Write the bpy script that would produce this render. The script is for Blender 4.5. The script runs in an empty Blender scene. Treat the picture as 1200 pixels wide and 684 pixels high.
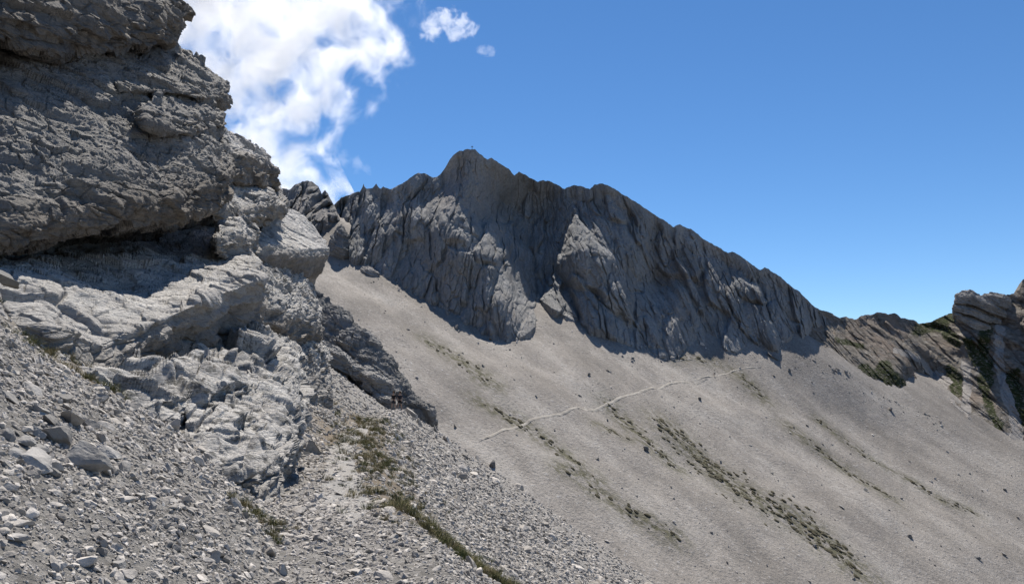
import bpy, math, random
import numpy as np
from mathutils import Vector, Matrix

random.seed(7)
RNG = np.random.default_rng(11)
scene = bpy.context.scene
COL = scene.collection

# ------------------------------------------------------------------ camera, sky, sun, exposure
PW, PH, F = 1200.0, 684.0, 890.0
PITCH = math.radians(7.55)
cam_d = bpy.data.cameras.new('camera')
cam_d.sensor_width = 36.0
cam_d.lens = 36.0 * F / PW
cam_d.clip_start = 0.1
cam_d.clip_end = 40000
cam = bpy.data.objects.new('camera', cam_d)
COL.objects.link(cam)
cam.location = (0, 0, 0)
cam.rotation_euler = (math.radians(90) + PITCH, 0, 0)
scene.camera = cam

SUN_EL, SUN_AZ = 59.5, -3.0           # degrees; azimuth measured from +Y towards +X
world = bpy.data.worlds.new('World')
scene.world = world
world.use_nodes = True
wn = world.node_tree
wn.nodes.clear()
w_out = wn.nodes.new('ShaderNodeOutputWorld')
w_bg = wn.nodes.new('ShaderNodeBackground')
w_sky = wn.nodes.new('ShaderNodeTexSky')
w_sky.sky_type = 'NISHITA'
w_sky.sun_disc = False
w_sky.sun_elevation = math.radians(SUN_EL)
w_sky.sun_rotation = math.radians(SUN_AZ)
w_sky.altitude = 2000
w_sky.air_density = 1.0
w_sky.dust_density = 0.0
w_sky.ozone_density = 4.0
w_bg.inputs['Strength'].default_value = 0.08
w_hs = wn.nodes.new('ShaderNodeHueSaturation')
w_hs.inputs['Saturation'].default_value = 1.17
wn.links.new(w_sky.outputs[0], w_hs.inputs['Color'])
wn.links.new(w_hs.outputs[0], w_bg.inputs[0])
wn.links.new(w_bg.outputs[0], w_out.inputs[0])

sun_d = bpy.data.lights.new('sun', 'SUN')
sun_d.energy = 5.0
sun_d.angle = math.radians(0.53)
sun_d.color = (1.0, 0.93, 0.83)
sun = bpy.data.objects.new('sun', sun_d)
COL.objects.link(sun)
_e, _a = math.radians(SUN_EL), math.radians(SUN_AZ)
SUN = Vector((math.sin(_a) * math.cos(_e), math.cos(_a) * math.cos(_e), math.sin(_e)))
sun.rotation_euler = SUN.to_track_quat('Z', 'Y').to_euler()
sun.location = SUN * 300

vs = scene.view_settings
vs.view_transform = 'Standard'
vs.look = 'None'
vs.exposure = 0.72
vs.gamma = 1.0
vs.use_curve_mapping = False
scene.cycles.max_bounces = 9
scene.cycles.diffuse_bounces = 3
scene.cycles.volume_bounces = 8
scene.cycles.use_denoising = True

# ------------------------------------------------------------------ small helpers
CP, SP = math.cos(PITCH), math.sin(PITCH)

def at(px, py, Y):
    """world point seen at photo position (px, py) when it stands Y metres ahead"""
    px = np.asarray(px, float); py = np.asarray(py, float)
    u = (px - PW / 2) / F
    w = (PH / 2 - py) / F
    dy = CP - w * SP
    return np.stack(np.broadcast_arrays(u / dy * Y, 1.0 * np.asarray(Y, float) + 0 * u, (SP + w * CP) / dy * Y), -1)

def proj(p):
    """photo position of world points"""
    p = np.asarray(p, float)
    f = p[..., 1] * CP + p[..., 2] * SP
    up = -p[..., 1] * SP + p[..., 2] * CP
    return PW / 2 + F * p[..., 0] / f, PH / 2 - F * up / f

_perm = np.random.default_rng(3).permutation(256).astype(np.int32)
PERM = np.concatenate([_perm] * 4)
_g = np.random.default_rng(4).normal(size=(256, 3))
GRAD = (_g / np.linalg.norm(_g, axis=1)[:, None]).astype(np.float32)
RND = np.random.default_rng(5).random((256, 4)).astype(np.float32)

def perlin(p):
    shp = p.shape[:-1]
    p = np.asarray(p, np.float32).reshape(-1, 3)
    pf = np.floor(p)
    f = p - pf
    i = pf.astype(np.int64) & 255
    w = f * f * f * (f * (f * 6 - 15) + 10)
    out = np.zeros(len(p), np.float32)
    for dx in (0, 1):
        a = PERM[(i[:, 0] + dx) & 255]
        wx = w[:, 0] if dx else 1 - w[:, 0]
        for dy in (0, 1):
            b = PERM[(a + i[:, 1] + dy) & 255]
            wxy = wx * (w[:, 1] if dy else 1 - w[:, 1])
            for dz in (0, 1):
                g = GRAD[PERM[(b + i[:, 2] + dz) & 255]]
                d = g[:, 0] * (f[:, 0] - dx) + g[:, 1] * (f[:, 1] - dy) + g[:, 2] * (f[:, 2] - dz)
                out += d * wxy * (w[:, 2] if dz else 1 - w[:, 2])
    return (out * 1.5).reshape(shp)

def fbm(p, octaves=4, gain=0.5, lac=2.03, ridged=False):
    p = np.asarray(p, np.float32)
    s = 0; amp = 1.0; tot = 0
    for k in range(octaves):
        n = perlin(p * lac ** k + 17.3 * k)
        if ridged:
            n = 1 - 2 * np.abs(n)
        s = s + amp * n; tot += amp; amp *= gain
    return s / tot

def worley(p, ret_id=False, facet=0.8):
    """cell noise: distances to the two nearest points, and per cell a random value and a tilted plane"""
    shp = p.shape[:-1]
    p = np.asarray(p, np.float32).reshape(-1, 3)
    pf = np.floor(p)
    f = p - pf
    i = pf.astype(np.int64)
    f1 = np.full(len(p), 9, np.float32); f2 = f1.copy(); cid = np.zeros(len(p), np.int32); tilt = np.zeros(len(p), np.float32)
    for dx in (-1, 0, 1):
        a = PERM[(i[:, 0] + dx) & 255]
        for dy in (-1, 0, 1):
            b = PERM[(a + i[:, 1] + dy) & 255]
            for dz in (-1, 0, 1):
                h = PERM[(b + i[:, 2] + dz) & 255]
                r = RND[h]
                vx = f[:, 0] - dx - r[:, 0]; vy = f[:, 1] - dy - r[:, 1]; vz = f[:, 2] - dz - r[:, 2]
                d = vx * vx + vy * vy + vz * vz
                m = d < f1
                f2 = np.where(m, f1, np.minimum(f2, d)); f1 = np.where(m, d, f1); cid = np.where(m, h, cid)
                if ret_id:
                    gr = GRAD[h]
                    tilt = np.where(m, gr[:, 0] * vx + gr[:, 1] * vy + gr[:, 2] * vz, tilt)
    f1 = np.sqrt(f1).reshape(shp); f2 = np.sqrt(f2).reshape(shp)
    if ret_id:
        return f1, f2, RND[cid, 3].reshape(shp) + facet * tilt.reshape(shp)
    return f1, f2

def sstep(a, b, x):
    t = np.clip((x - a) / (b - a), 0, 1)
    return t * t * (3 - 2 * t)

def smax(a, b, k):
    h = np.clip(0.5 + 0.5 * (a - b) / k, 0, 1)
    return b * (1 - h) + a * h + k * h * (1 - h)

class TPS:
    """thin plate spline through scattered values"""
    def __init__(self, xy, v, smooth=0.0):
        xy = np.asarray(xy, float); v = np.asarray(v, float)
        self.m = xy.mean(0); self.s = xy.std()
        q = (xy - self.m) / self.s
        n = len(q)
        K = self.k(np.linalg.norm(q[:, None] - q[None], axis=-1)) + smooth * np.eye(n)
        P = np.c_[np.ones(n), q]
        A = np.zeros((n + 3, n + 3)); A[:n, :n] = K; A[:n, n:] = P; A[n:, :n] = P.T
        self.q = q; self.c = np.linalg.solve(A, np.r_[v, 0, 0, 0])
    @staticmethod
    def k(r):
        return np.where(r > 1e-9, r * r * np.log(np.maximum(r, 1e-9)), 0)
    def __call__(self, x, y):
        x = np.asarray(x, float); shp = x.shape
        q = (np.stack([x.ravel(), np.asarray(y, float).ravel()], -1) - self.m) / self.s
        o = self.c[-3] + self.c[-2] * q[:, 0] + self.c[-1] * q[:, 1]
        for c, k in zip(self.c, self.q):
            o += c * self.k(np.hypot(q[:, 0] - k[0], q[:, 1] - k[1]))
        return o.reshape(shp)

def mesh_np(name, verts, faces, smooth=True):
    """fast mesh from numpy arrays; faces (n,4) or (n,3)"""
    verts = np.ascontiguousarray(verts, np.float32); faces = np.ascontiguousarray(faces, np.int32)
    me = bpy.data.meshes.new(name)
    k = faces.shape[1]
    me.vertices.add(len(verts)); me.vertices.foreach_set('co', verts.ravel())
    me.loops.add(faces.size); me.loops.foreach_set('vertex_index', faces.ravel())
    me.polygons.add(len(faces)); me.polygons.foreach_set('loop_start', np.arange(0, faces.size, k, dtype=np.int32))
    me.polygons.foreach_set('use_smooth', np.full(len(faces), smooth))
    me.update(calc_edges=True)
    return me

def grid_faces(nr, nc, wrap_c=False):
    r = np.arange(nr - 1)[:, None]; c = np.arange(nc if wrap_c else nc - 1)[None]
    c2 = (c + 1) % nc
    return np.stack([r * nc + c, r * nc + c2, (r + 1) * nc + c2, (r + 1) * nc + c], -1).reshape(-1, 4)

def obj(name, me, mat=None, parent=None, kind=None, label=None, cat=None, group=None, loc=None):
    o = bpy.data.objects.new(name, me)
    COL.objects.link(o)
    if mat is not None and me is not None and len(me.materials) == 0:
        me.materials.append(mat)
    if parent is not None: o.parent = parent
    if kind: o['kind'] = kind
    if label: o['label'] = label
    if cat: o['category'] = cat
    if group: o['group'] = group
    if loc is not None: o.location = loc
    return o

def attr(me, name, vals):
    a = me.attributes.new(name, 'FLOAT', 'POINT')
    a.data.foreach_set('value', np.ascontiguousarray(vals, np.float32).ravel())

# ------------------------------------------------------------------ materials
class NT:
    def __init__(self, name):
        self.m = bpy.data.materials.new(name); self.m.use_nodes = True
        self.t = self.m.node_tree; self.t.nodes.clear()
    def n(self, typ, **kw):
        nd = self.t.nodes.new('ShaderNode' + typ)
        for k, v in kw.items():
            if k.startswith('i_'):
                key = k[2:].replace('_', ' ')
                key = int(key) if key.isdigit() else key
                if isinstance(v, bpy.types.NodeSocket): self.t.links.new(v, nd.inputs[key])
                else: nd.inputs[key].default_value = v
            else: setattr(nd, k, v)
        return nd
    def noise(self, vec, scale, detail=5, rough=0.55, dist=0.0):
        return self.n('TexNoise', i_Vector=vec, i_Scale=scale, i_Detail=detail, i_Roughness=rough, i_Distortion=dist).outputs['Fac']
    def ramp(self, fac, stops, interp='LINEAR'):
        r = self.n('ValToRGB', i_Fac=fac); cr = r.color_ramp; cr.interpolation = interp
        while len(cr.elements) < len(stops): cr.elements.new(0.5)
        for e, (p, c) in zip(cr.elements, stops):
            e.position = p; e.color = c if len(c) == 4 else (*c, 1)
        return r.outputs[0]
    def mix(self, fac, a, b, mode='MIX'):
        x = self.n('Mix', data_type='RGBA', blend_type=mode)
        for i, v in ((0, fac), (6, a), (7, b)):
            if isinstance(v, bpy.types.NodeSocket): self.t.links.new(v, x.inputs[i])
            else: x.inputs[i].default_value = v if i == 0 or len(v) == 4 else (*v, 1)
        return x.outputs[2]
    def math(self, op, a, b=0.0, c=0.0):
        x = self.n('Math', operation=op)
        for i, v in enumerate((a, b, c)):
            if isinstance(v, bpy.types.NodeSocket): self.t.links.new(v, x.inputs[i])
            else: x.inputs[i].default_value = v
        return x.outputs[0]
    def mapping(self, vec, scale=(1, 1, 1), rot=(0, 0, 0)):
        return self.n('Mapping', i_Vector=vec, i_Scale=scale, i_Rotation=rot).outputs[0]
    def pos(self):
        return self.n('NewGeometry').outputs['Position']
    def attr(self, name):
        return self.n('Attribute', attribute_name=name).outputs['Fac']
    def done(self, col, rough=0.92, bump=None, bump_d=0.1, strength=1.0, spec=0.15):
        b = self.n('BsdfPrincipled', i_Roughness=rough)
        b.inputs['Specular IOR Level'].default_value = spec
        if isinstance(col, bpy.types.NodeSocket): self.t.links.new(col, b.inputs['Base Color'])
        else: b.inputs['Base Color'].default_value = (*col, 1)
        if bump is not None:
            bp = self.n('Bump', i_Height=bump, i_Distance=bump_d, i_Strength=strength)
            self.t.links.new(bp.outputs[0], b.inputs['Normal'])
        o = self.n('OutputMaterial'); self.t.links.new(b.outputs[0], o.inputs[0])
        return self.m

def g(v, tint=(1, 1, 1)):
    return (v * tint[0], v * tint[1], v * tint[2])

def mat_outcrop(name='limestone_outcrop', al=1.0, lich_a=0.5, lich_t=0.58):
    t = NT(name); P = t.pos()
    bed = t.mapping(P, scale=(0.45, 0.45, 2.4), rot=(0, math.radians(-23), 0))
    big = t.noise(P, 0.35, 6, 0.6)
    streak = t.noise(bed, 1.6, 7, 0.66)
    fine = t.noise(P, 9.0, 5, 0.7)
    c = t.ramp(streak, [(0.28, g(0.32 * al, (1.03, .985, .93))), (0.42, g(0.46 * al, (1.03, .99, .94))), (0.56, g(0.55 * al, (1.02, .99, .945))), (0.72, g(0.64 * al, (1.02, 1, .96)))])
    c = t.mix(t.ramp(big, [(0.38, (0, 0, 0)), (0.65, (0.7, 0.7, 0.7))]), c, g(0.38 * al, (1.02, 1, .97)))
    lich = t.ramp(t.noise(P, 3.1, 7, 0.72), [(lich_t, (0, 0, 0)), (lich_t + 0.05, (1, 1, 1))])
    c = t.mix(t.math('MULTIPLY', lich, lich_a), c, g(0.13, (1, 1, .95)))
    # broken faces show the warmer unweathered rock, plus painted-in shade (set per face of the ledge)
    brown = t.math('MULTIPLY', t.attr('fresh'), t.ramp(t.noise(P, 0.9, 5, 0.6), [(0.30, (0.55,) * 3), (0.55, (1,) * 3)]))
    c = t.mix(brown, c, t.ramp(t.noise(t.mapping(P, scale=(1, 1, .4)), 2.2, 7, 0.68), [(0.3, (0.06, 0.055, 0.05)), (0.48, (0.17, 0.15, 0.128)), (0.62, (0.25, 0.22, 0.188)), (0.75, (0.30, 0.285, 0.26))]))
    c = t.mix(t.ramp(fine, [(0.32, (0.6,) * 3), (0.45, (0,) * 3)]), c, g(0.12))
    c = t.mix(t.ramp(t.noise(bed, 13.0, 5, 0.75), [(0.36, (0.6,) * 3), (0.47, (0,) * 3)]), c, g(0.13, (1, .98, .95)))
    v = t.n('TexVoronoi', feature='DISTANCE_TO_EDGE', i_Vector=t.mapping(P, scale=(1, 1, 1.7), rot=(0.2, 0.4, 0)), i_Scale=2.6, i_Detail=2.0).outputs['Distance']
    crack = t.ramp(v, [(0.0, (0,) * 3), (0.05, (1,) * 3)])
    wob = t.n('VectorMath', operation='ADD', i_0=bed, i_1=t.n('VectorMath', operation='SCALE', i_0=t.n('TexNoise', i_Vector=P, i_Scale=2.0, i_Detail=4).outputs['Color'], i_Scale=0.35).outputs[0]).outputs[0]
    b1 = t.n('TexVoronoi', i_Vector=wob, i_Scale=4.0).outputs['Color']; b2 = t.n('TexVoronoi', i_Vector=wob, i_Scale=10.0).outputs['Color']
    h = t.math('ADD', t.math('MULTIPLY', t.noise(bed, 5.0, 9, 0.75), 1.2), t.math('MULTIPLY', fine, 0.45))
    h = t.math('ADD', h, t.math('MULTIPLY', crack, 0.25))
    h = t.math('ADD', h, t.math('ADD', t.math('MULTIPLY', b1, 0.45), t.math('MULTIPLY', b2, 0.22)))
    return t.done(c, 0.93, h, 0.12, 1.0)

def mat_cliff(name='limestone_cliff', lo=0.165, hi=0.30, tint=(0.99, 1.0, 1.0), bd=1.2):
    t = NT(name); P = t.pos()
    st = t.mapping(P, scale=(1, 1, 0.3), rot=(0, math.radians(-14), 0))
    c = t.ramp(t.noise(st, 0.10, 8, 0.64), [(0.32, g(lo, tint)), (0.5, g((lo + hi) / 2, tint)), (0.68, g(hi, tint))])
    c = t.mix(t.ramp(t.noise(P, 0.022, 5, 0.6), [(0.5, (0,) * 3), (0.68, (0.55,) * 3)]), c, g(hi * 0.85, (1.08, 0.98, 0.9)))
    c = t.mix(t.ramp(t.noise(P, 0.9, 4, 0.7), [(0.4, (0.5,) * 3), (0.55, (0,) * 3)]), c, g(lo * 0.75, tint))
    h = t.noise(st, 0.35, 9, 0.7)
    return t.done(c, 0.95, h, bd, 1.0)

def mat_scree():
    t = NT('scree'); P = t.pos()
    # long streaks of sorted debris run down the fall line (direction 0.62,-0.78 on the far slope)
    fl = t.mapping(P, scale=(1, 1, 1), rot=(0, 0, math.radians(51)))
    st = t.mapping(fl, scale=(0.16, 1, 1))
    far = t.ramp(t.noise(st, 0.055, 6, 0.62), [(0.34, g(0.165, (1.04, .96, .875))), (0.52, g(0.24, (1.04, .965, .885))), (0.68, g(0.305, (1.03, .97, .90)))])
    far = t.mix(t.ramp(t.noise(st, 0.3, 6, 0.7), [(0.38, (0.55,) * 3), (0.52, (0,) * 3)]), far, g(0.185, (1.03, .95, .87)))
    spk = t.noise(P, 1.1, 3, 0.8)
    far = t.mix(t.ramp(spk, [(0.34, (0.75,) * 3), (0.46, (0,) * 3)]), far, g(0.12, (1, .98, .95)))
    far = t.mix(t.ramp(spk, [(0.60, (0,) * 3), (0.7, (0.8,) * 3)]), far, g(0.42))
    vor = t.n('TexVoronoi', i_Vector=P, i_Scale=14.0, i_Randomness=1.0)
    near = t.ramp(vor.outputs['Color'], [(0.0, g(0.09, (1.02, .98, .93))), (0.5, g(0.17, (1.02, .98, .93))), (0.8, g(0.26, (1.02, .98, .93))), (1.0, g(0.42, (1.02, .98, .94)))])  # ground darkened, shade in the gaps between stones put into the colour
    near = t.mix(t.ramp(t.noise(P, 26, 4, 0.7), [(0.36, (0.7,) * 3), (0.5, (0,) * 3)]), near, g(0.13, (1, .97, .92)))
    near = t.mix(t.ramp(t.noise(P, 0.9, 4, 0.6), [(0.42, (0,) * 3), (0.64, (0.6,) * 3)]), near, g(0.26, (1.02, .98, .92)))
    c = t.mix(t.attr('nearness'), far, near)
    soil = t.ramp(t.noise(P, 3.0, 5, 0.7), [(0.3, (0.10, 0.082, 0.06)), (0.6, (0.19, 0.155, 0.115)), (0.8, (0.28, 0.26, 0.23))])
    sf = t.math('MULTIPLY', t.attr('soil'), t.ramp(t.noise(P, 1.4, 6, 0.7), [(0.36, (0,) * 3), (0.5, (1,) * 3)]))
    c = t.mix(sf, c, soil)
    veg = t.math('MULTIPLY', t.attr('veg'), t.ramp(t.noise(st, 0.6, 6, 0.7), [(0.42, (0,) * 3), (0.56, (1,) * 3)]))
    c = t.mix(veg, c, t.ramp(t.noise(P, 0.5, 5, 0.7), [(0.3, (0.045, 0.045, 0.03)), (0.7, (0.12, 0.115, 0.07))]))
    c = t.mix(t.math('MULTIPLY', t.attr('pale'), 0.8), c, g(0.46, (1, .985, .96)))
    hn = t.math('ADD', t.math('MULTIPLY', vor.outputs['Distance'], -0.6), t.noise(P, 30, 5, 0.75))
    hf = t.math('ADD', t.math('MULTIPLY', spk, 1.0), t.noise(st, 0.25, 6, 0.7))
    nb = t.n('Bump', i_Height=hn, i_Distance=0.05, i_Strength=0.9)
    nb2 = t.n('Bump', i_Height=hf, i_Distance=0.45, i_Strength=t.math('SUBTRACT', 1.0, t.attr('nearness')), i_Normal=nb.outputs[0])
    m = t.done(c, 0.95)
    b = [n for n in t.t.nodes if n.type == 'BSDF_PRINCIPLED'][0]
    t.t.links.new(nb2.outputs[0], b.inputs['Normal'])
    return m

def mat_stone(name, lo, hi, tint=(1, .985, .965), scale=6.0):
    t = NT(name); P = t.pos()
    rnd = t.n('ObjectInfo').outputs['Random']
    base = t.ramp(rnd, [(0.0, g(lo, tint)), (0.5, g((lo + hi) / 2, tint)), (0.85, g(hi, tint)), (1.0, g(hi * 1.12, tint))])
    c = t.mix(t.ramp(t.noise(P, scale, 5, 0.65), [(0.35, (0.6,) * 3), (0.6, (0,) * 3)]), base, g(lo * 0.7, tint))
    return t.done(c, 0.94, t.noise(P, scale * 3, 5, 0.7), 0.02, 0.8)

def mat_ridge():
    t = NT('grassy_ridge_rock'); P = t.pos()
    bed = t.mapping(P, scale=(0.7, 0.7, 1.6), rot=(0, math.radians(-26), 0))
    c = t.ramp(t.noise(bed, 0.34, 9, 0.74), [(0.32, (0.07, 0.062, 0.05)), (0.46, (0.19, 0.17, 0.145)), (0.58, (0.29, 0.265, 0.235)), (0.72, (0.38, 0.355, 0.32))])
    c = t.mix(t.ramp(t.noise(P, 0.05, 5, 0.6), [(0.48, (0,) * 3), (0.66, (0.6,) * 3)]), c, (0.28, 0.215, 0.17))
    gr = t.ramp(t.noise(P, 0.7, 6, 0.75), [(0.3, (0.020, 0.028, 0.011)), (0.6, (0.052, 0.064, 0.024)), (0.8, (0.12, 0.115, 0.055))])
    gm = t.math('MULTIPLY', t.attr('veg'), t.ramp(t.noise(bed, 0.8, 7, 0.75), [(0.40, (0,) * 3), (0.47, (1,) * 3)]))
    c = t.mix(gm, c, gr)
    sc = t.ramp(t.noise(P, 1.2, 5, 0.75), [(0.3, g(0.19, (1.03, .95, .88))), (0.6, g(0.31, (1.03, .96, .89)))])
    gv = t.ramp(t.math('ADD', t.attr('gravel'), t.math('MULTIPLY', t.math('SUBTRACT', t.noise(P, 0.5, 6, 0.75), 0.5), 1.5)), [(0.42, (0,) * 3), (0.56, (1,) * 3)])
    c = t.mix(gv, c, sc)
    h = t.math('MULTIPLY', t.noise(bed, 0.6, 8, 0.75), t.math('SUBTRACT', 1.0, t.math('MULTIPLY', gv, 0.7)))
    return t.done(c, 0.95, h, 2.2, 1.0)

M_OUT = mat_outcrop()
M_BROKEN = mat_outcrop('broken_limestone', 1.0, 0.85, 0.535)   # dark lichen and soil in the broken rock
M_SHADED = mat_outcrop('shaded_limestone', 0.62)      # darker copy, grazing shade of the upper layers put into the colour
M_CLIFF = mat_cliff()
M_BACK = mat_cliff('limestone_far', 0.13, 0.26, (1.0, 1.0, 1.0))
M_RIB = mat_cliff('dark_rib_rock', 0.11, 0.28, (1, .99, .97))
M_SCREE = mat_scree()
M_STONE = mat_stone('scree_stone', 0.22, 0.46, (1.05, .985, .91))
M_RIDGE = mat_ridge()

# ------------------------------------------------------------------ the ground
BOWL_PTS = [(405, 262, 498), (335, 285, 470), (400, 298, 450), (422, 312, 437), (462, 330, 420), (499, 350, 408), (537, 368, 394), (563, 384, 385),
            (600, 400, 372), (617, 392, 384), (633, 376, 404), (630, 344, 445), (646, 362, 430), (687, 383, 420), (733, 400, 408),
            (771, 416, 396), (805, 406, 404), (817, 402, 408), (862, 412, 402), (889, 400, 414), (923, 398, 424), (960, 425, 398),
            (1020, 440, 395), (1080, 480, 362), (1140, 500, 352), (1200, 520, 345),
            (570, 515, 203), (640, 487, 226), (700, 470, 250), (770, 455, 279), (837, 441, 310), (870, 433, 322),
            (500, 440, 227), (430, 380, 247), (800, 560, 221), (1000, 560, 266), (1000, 490, 322), (1200, 600, 291),
            (1200, 684, 236), (1000, 684, 198), (800, 684, 172), (600, 684, 152), (600, 600, 176), (400, 480, 190), (350, 420, 220), (1400, 560, 380), (1400, 684, 278)]

def MS(px):
    """how the far rock faces recede to the right"""
    return np.interp(px, [335, 462, 600, 690, 771, 862, 923, 960, 1080, 1200, 1400], [.70, .71, .755, .745, .79, .83, .835, .87, .97, 1.03, 1.1])
_b = np.array(BOWL_PTS, float)
_b[:26, 2] *= MS(_b[:26, 0])
_bp = at(_b[:, 0], _b[:, 1], _b[:, 2])
BOWL = TPS(_bp[:, :2], _bp[:, 2], 0.0004)
TRAIL_Y = np.array([-40, 0, 6.4, 13.5, 22, 35, 55, 74, 100, 140.])
TRAIL_X = np.array([2.0, -0.4, -1.1, -2.95, -4.9, -6.8, -9.3, -11.0, -14.5, -22])

def trail_x(y):
    return np.interp(y, TRAIL_Y, TRAIL_X)

def near_z(x, y):
    d = x - trail_x(y)
    hw = 0.75
    right = -0.68 * np.maximum(0, d - hw) - 0.03 * np.clip(d, -hw, hw)
    hwl = np.interp(y, [7, 10, 13, 18, 30], [0.75, 1.1, 1.3, 1.2, 0.8])
    left = 0.665 * np.maximum(0, -d - hwl)
    z = -1.62 + right + left
    z = z - 0.010 * np.maximum(0, y - 74) ** 2
    z = z - 0.35 * np.maximum(0, -d - 30)
    return z

def ground_z(x, y, detail=True):
    x = np.asarray(x, float); y = np.asarray(y, float)
    nz = near_z(x, y)
    r = np.hypot(x, y)
    bz = BOWL(np.clip(x, -170, 330), np.clip(y, 60, 440))
    u = x / np.maximum(y, 1)
    bz = bz - 0.9 * np.maximum(0, y - np.interp(u, [-0.24, -0.19, 0.0, 0.3, 0.40, 0.6, 0.75], [365, 335, 352, 385, 378, 410, 420])) - 0.7 * np.maximum(0, x - 330) - 0.3 * np.maximum(0, -170 - x)
    bz = np.where(y < 60, bz - (60 - y) * 0.5, bz)
    z = smax(nz, bz, 4.0)
    z = np.maximum(z, -260)
    if detail:
        q = np.stack([x, y, 0 * x], -1)
        big = fbm(q / 38.0, 4) * 3.2 * sstep(90, 220, r)
        fl = np.stack([(x * .62 - y * .78) / 60., (x * .78 + y * .62) / 14., 0 * x], -1)
        st = fbm(fl, 5, 0.55) * 2.0 * sstep(90, 220, r)
        nr = 1 - sstep(60, 160, r)
        off = np.abs(x - trail_x(y))
        nd = (fbm(q / 4.0, 5, 0.55) * 0.34 + fbm(q / 0.5, 3, 0.6) * 0.05) * nr * (0.15 + 0.85 * sstep(0.5, 2.0, off))
        z = z + big + st + nd
    return z

def poly_dist(px, py, pts):
    d = np.full(np.shape(px), 1e9)
    for (x0, y0), (x1, y1) in zip(pts[:-1], pts[1:]):
        ex, ey = x1 - x0, y1 - y0
        t = np.clip(((px - x0) * ex + (py - y0) * ey) / (ex * ex + ey * ey), 0, 1)
        d = np.minimum(d, np.hypot(px - x0 - t * ex, py - y0 - t * ey))
    return d

def ground_hit(px, py, y0=2.0, y1=520.0, n=700):
    """where the sight line through a photo position meets the bare ground"""
    Y = np.geomspace(y0, y1, n)
    P = at(np.full(n, px), np.full(n, py), Y)
    below = P[:, 2] < ground_z(P[:, 0], P[:, 1], False)
    k = int(np.argmax(below)) if below.any() else n - 1
    return P[k]

# streaks of thin turf on the far slope: a polyline down the slope and a half width in metres
VEG_LINES = [([(780, 497), (815, 530), (850, 560), (890, 590), (940, 615), (1000, 665)], 9.0),
             ([(505, 400), (540, 425), (575, 452)], 3.5), ([(560, 470), (600, 492), (620, 500)], 2.5), ([(600, 488), (655, 530), (680, 545)], 2.6),
             ([(715, 475), (760, 520), (790, 545)], 3.0), ([(690, 575), (740, 605), (790, 630)], 2.5), ([(655, 552), (700, 566)], 2.0),
             ([(862, 440), (880, 455), (895, 470)], 3.5), ([(925, 505), (990, 548), (1045, 585)], 3.0), ([(960, 492), (1010, 530), (1040, 550)], 2.4),
             ([(840, 425), (790, 420)], 2.0), ([(1060, 560), (1110, 590), (1140, 600)], 2.2), ([(700, 500), (735, 512)], 2.0)]
VEG_W = [(np.array([ground_hit(a, b)[:2] for a, b in L]), w) for L, w in VEG_LINES]
PATH_W = [np.array([ground_hit(a, b)[:2] for a, b in L]) for L in
          [[(562, 515), (590, 507), (625, 492), (650, 485), (690, 479), (730, 467), (768, 455), (800, 450), (830, 446)],
           [(815, 446), (845, 442), (862, 436), (875, 432.5), (892, 431)],
           [(835, 425), (812, 424), (790, 424)]]]

GRASS_L = [([(424, 492), (432, 512), (443, 540), (462, 580), (490, 612), (530, 645), (585, 684), (640, 720)], 0.75), ([(5, 352), (50, 388), (85, 422), (108, 448)], 0.7), ([(298, 602), (312, 616), (330, 636)], 0.35), ([(245, 498), (262, 512)], 0.25), ([(188, 452), (200, 470)], 0.2)]
GRASS_W = [(np.array([ground_hit(a, b)[:2] for a, b in L]), w) for L, w in GRASS_L]
SOIL_W = GRASS_W[:2] + [(np.array([ground_hit(a, b)[:2] for a, b in [(383, 498), (398, 525), (408, 556)]]), 0.5)]

def build_ground():
    fine = np.radians(np.linspace(-41, 41, 570))
    coarse = np.radians(np.linspace(41, 319, 60)[1:-1])
    az = np.r_[fine, coarse]
    rad = np.r_[np.geomspace(1.3, 560, 400), np.geomspace(600, 9000, 14)]
    R, A = np.meshgrid(rad, az, indexing='ij')
    X, Y = R * np.sin(A), R * np.cos(A)
    Z = ground_z(X, Y)
    V = np.stack([X, Y, Z], -1).reshape(-1, 3)
    Fc = grid_faces(len(rad), len(az), True)
    c = len(V)
    V = np.r_[V, [[0, 0, -1.62]]]
    me = mesh_np('ground', V, Fc[:, ::-1])
    R1 = np.r_[R.ravel(), 0]; X1, Y1 = V[:, 0], V[:, 1]
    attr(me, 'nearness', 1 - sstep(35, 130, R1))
    veg = np.zeros(len(V))
    for pts, w in VEG_W:
        d = poly_dist(X1, Y1, pts)
        veg = np.maximum(veg, np.exp(-(d / (w * (1.6 if w < 4.5 else 0.9))) ** 2))
    veg = veg * (R1 > 100)
    attr(me, 'veg', veg)
    soil = np.zeros(len(V)); pale = np.zeros(len(V))
    for pts, w in SOIL_W:
        d = poly_dist(X1, Y1, pts)
        soil = np.maximum(soil, np.exp(-(d / (w * (0.35 + 0.045 * R1))) ** 2))
    soil = soil * (R1 < 90)
    attr(me, 'soil', soil)
    attr(me, 'pale', pale)
    return obj('ground', me, M_SCREE, kind='structure')

ground = build_ground()

# ------------------------------------------------------------------ the mountain: cliff sheets with real relief
def interp_line(pts, s):
    a = np.array(pts, float)
    return np.interp(s, a[:, 0], a[:, 1])

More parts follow.
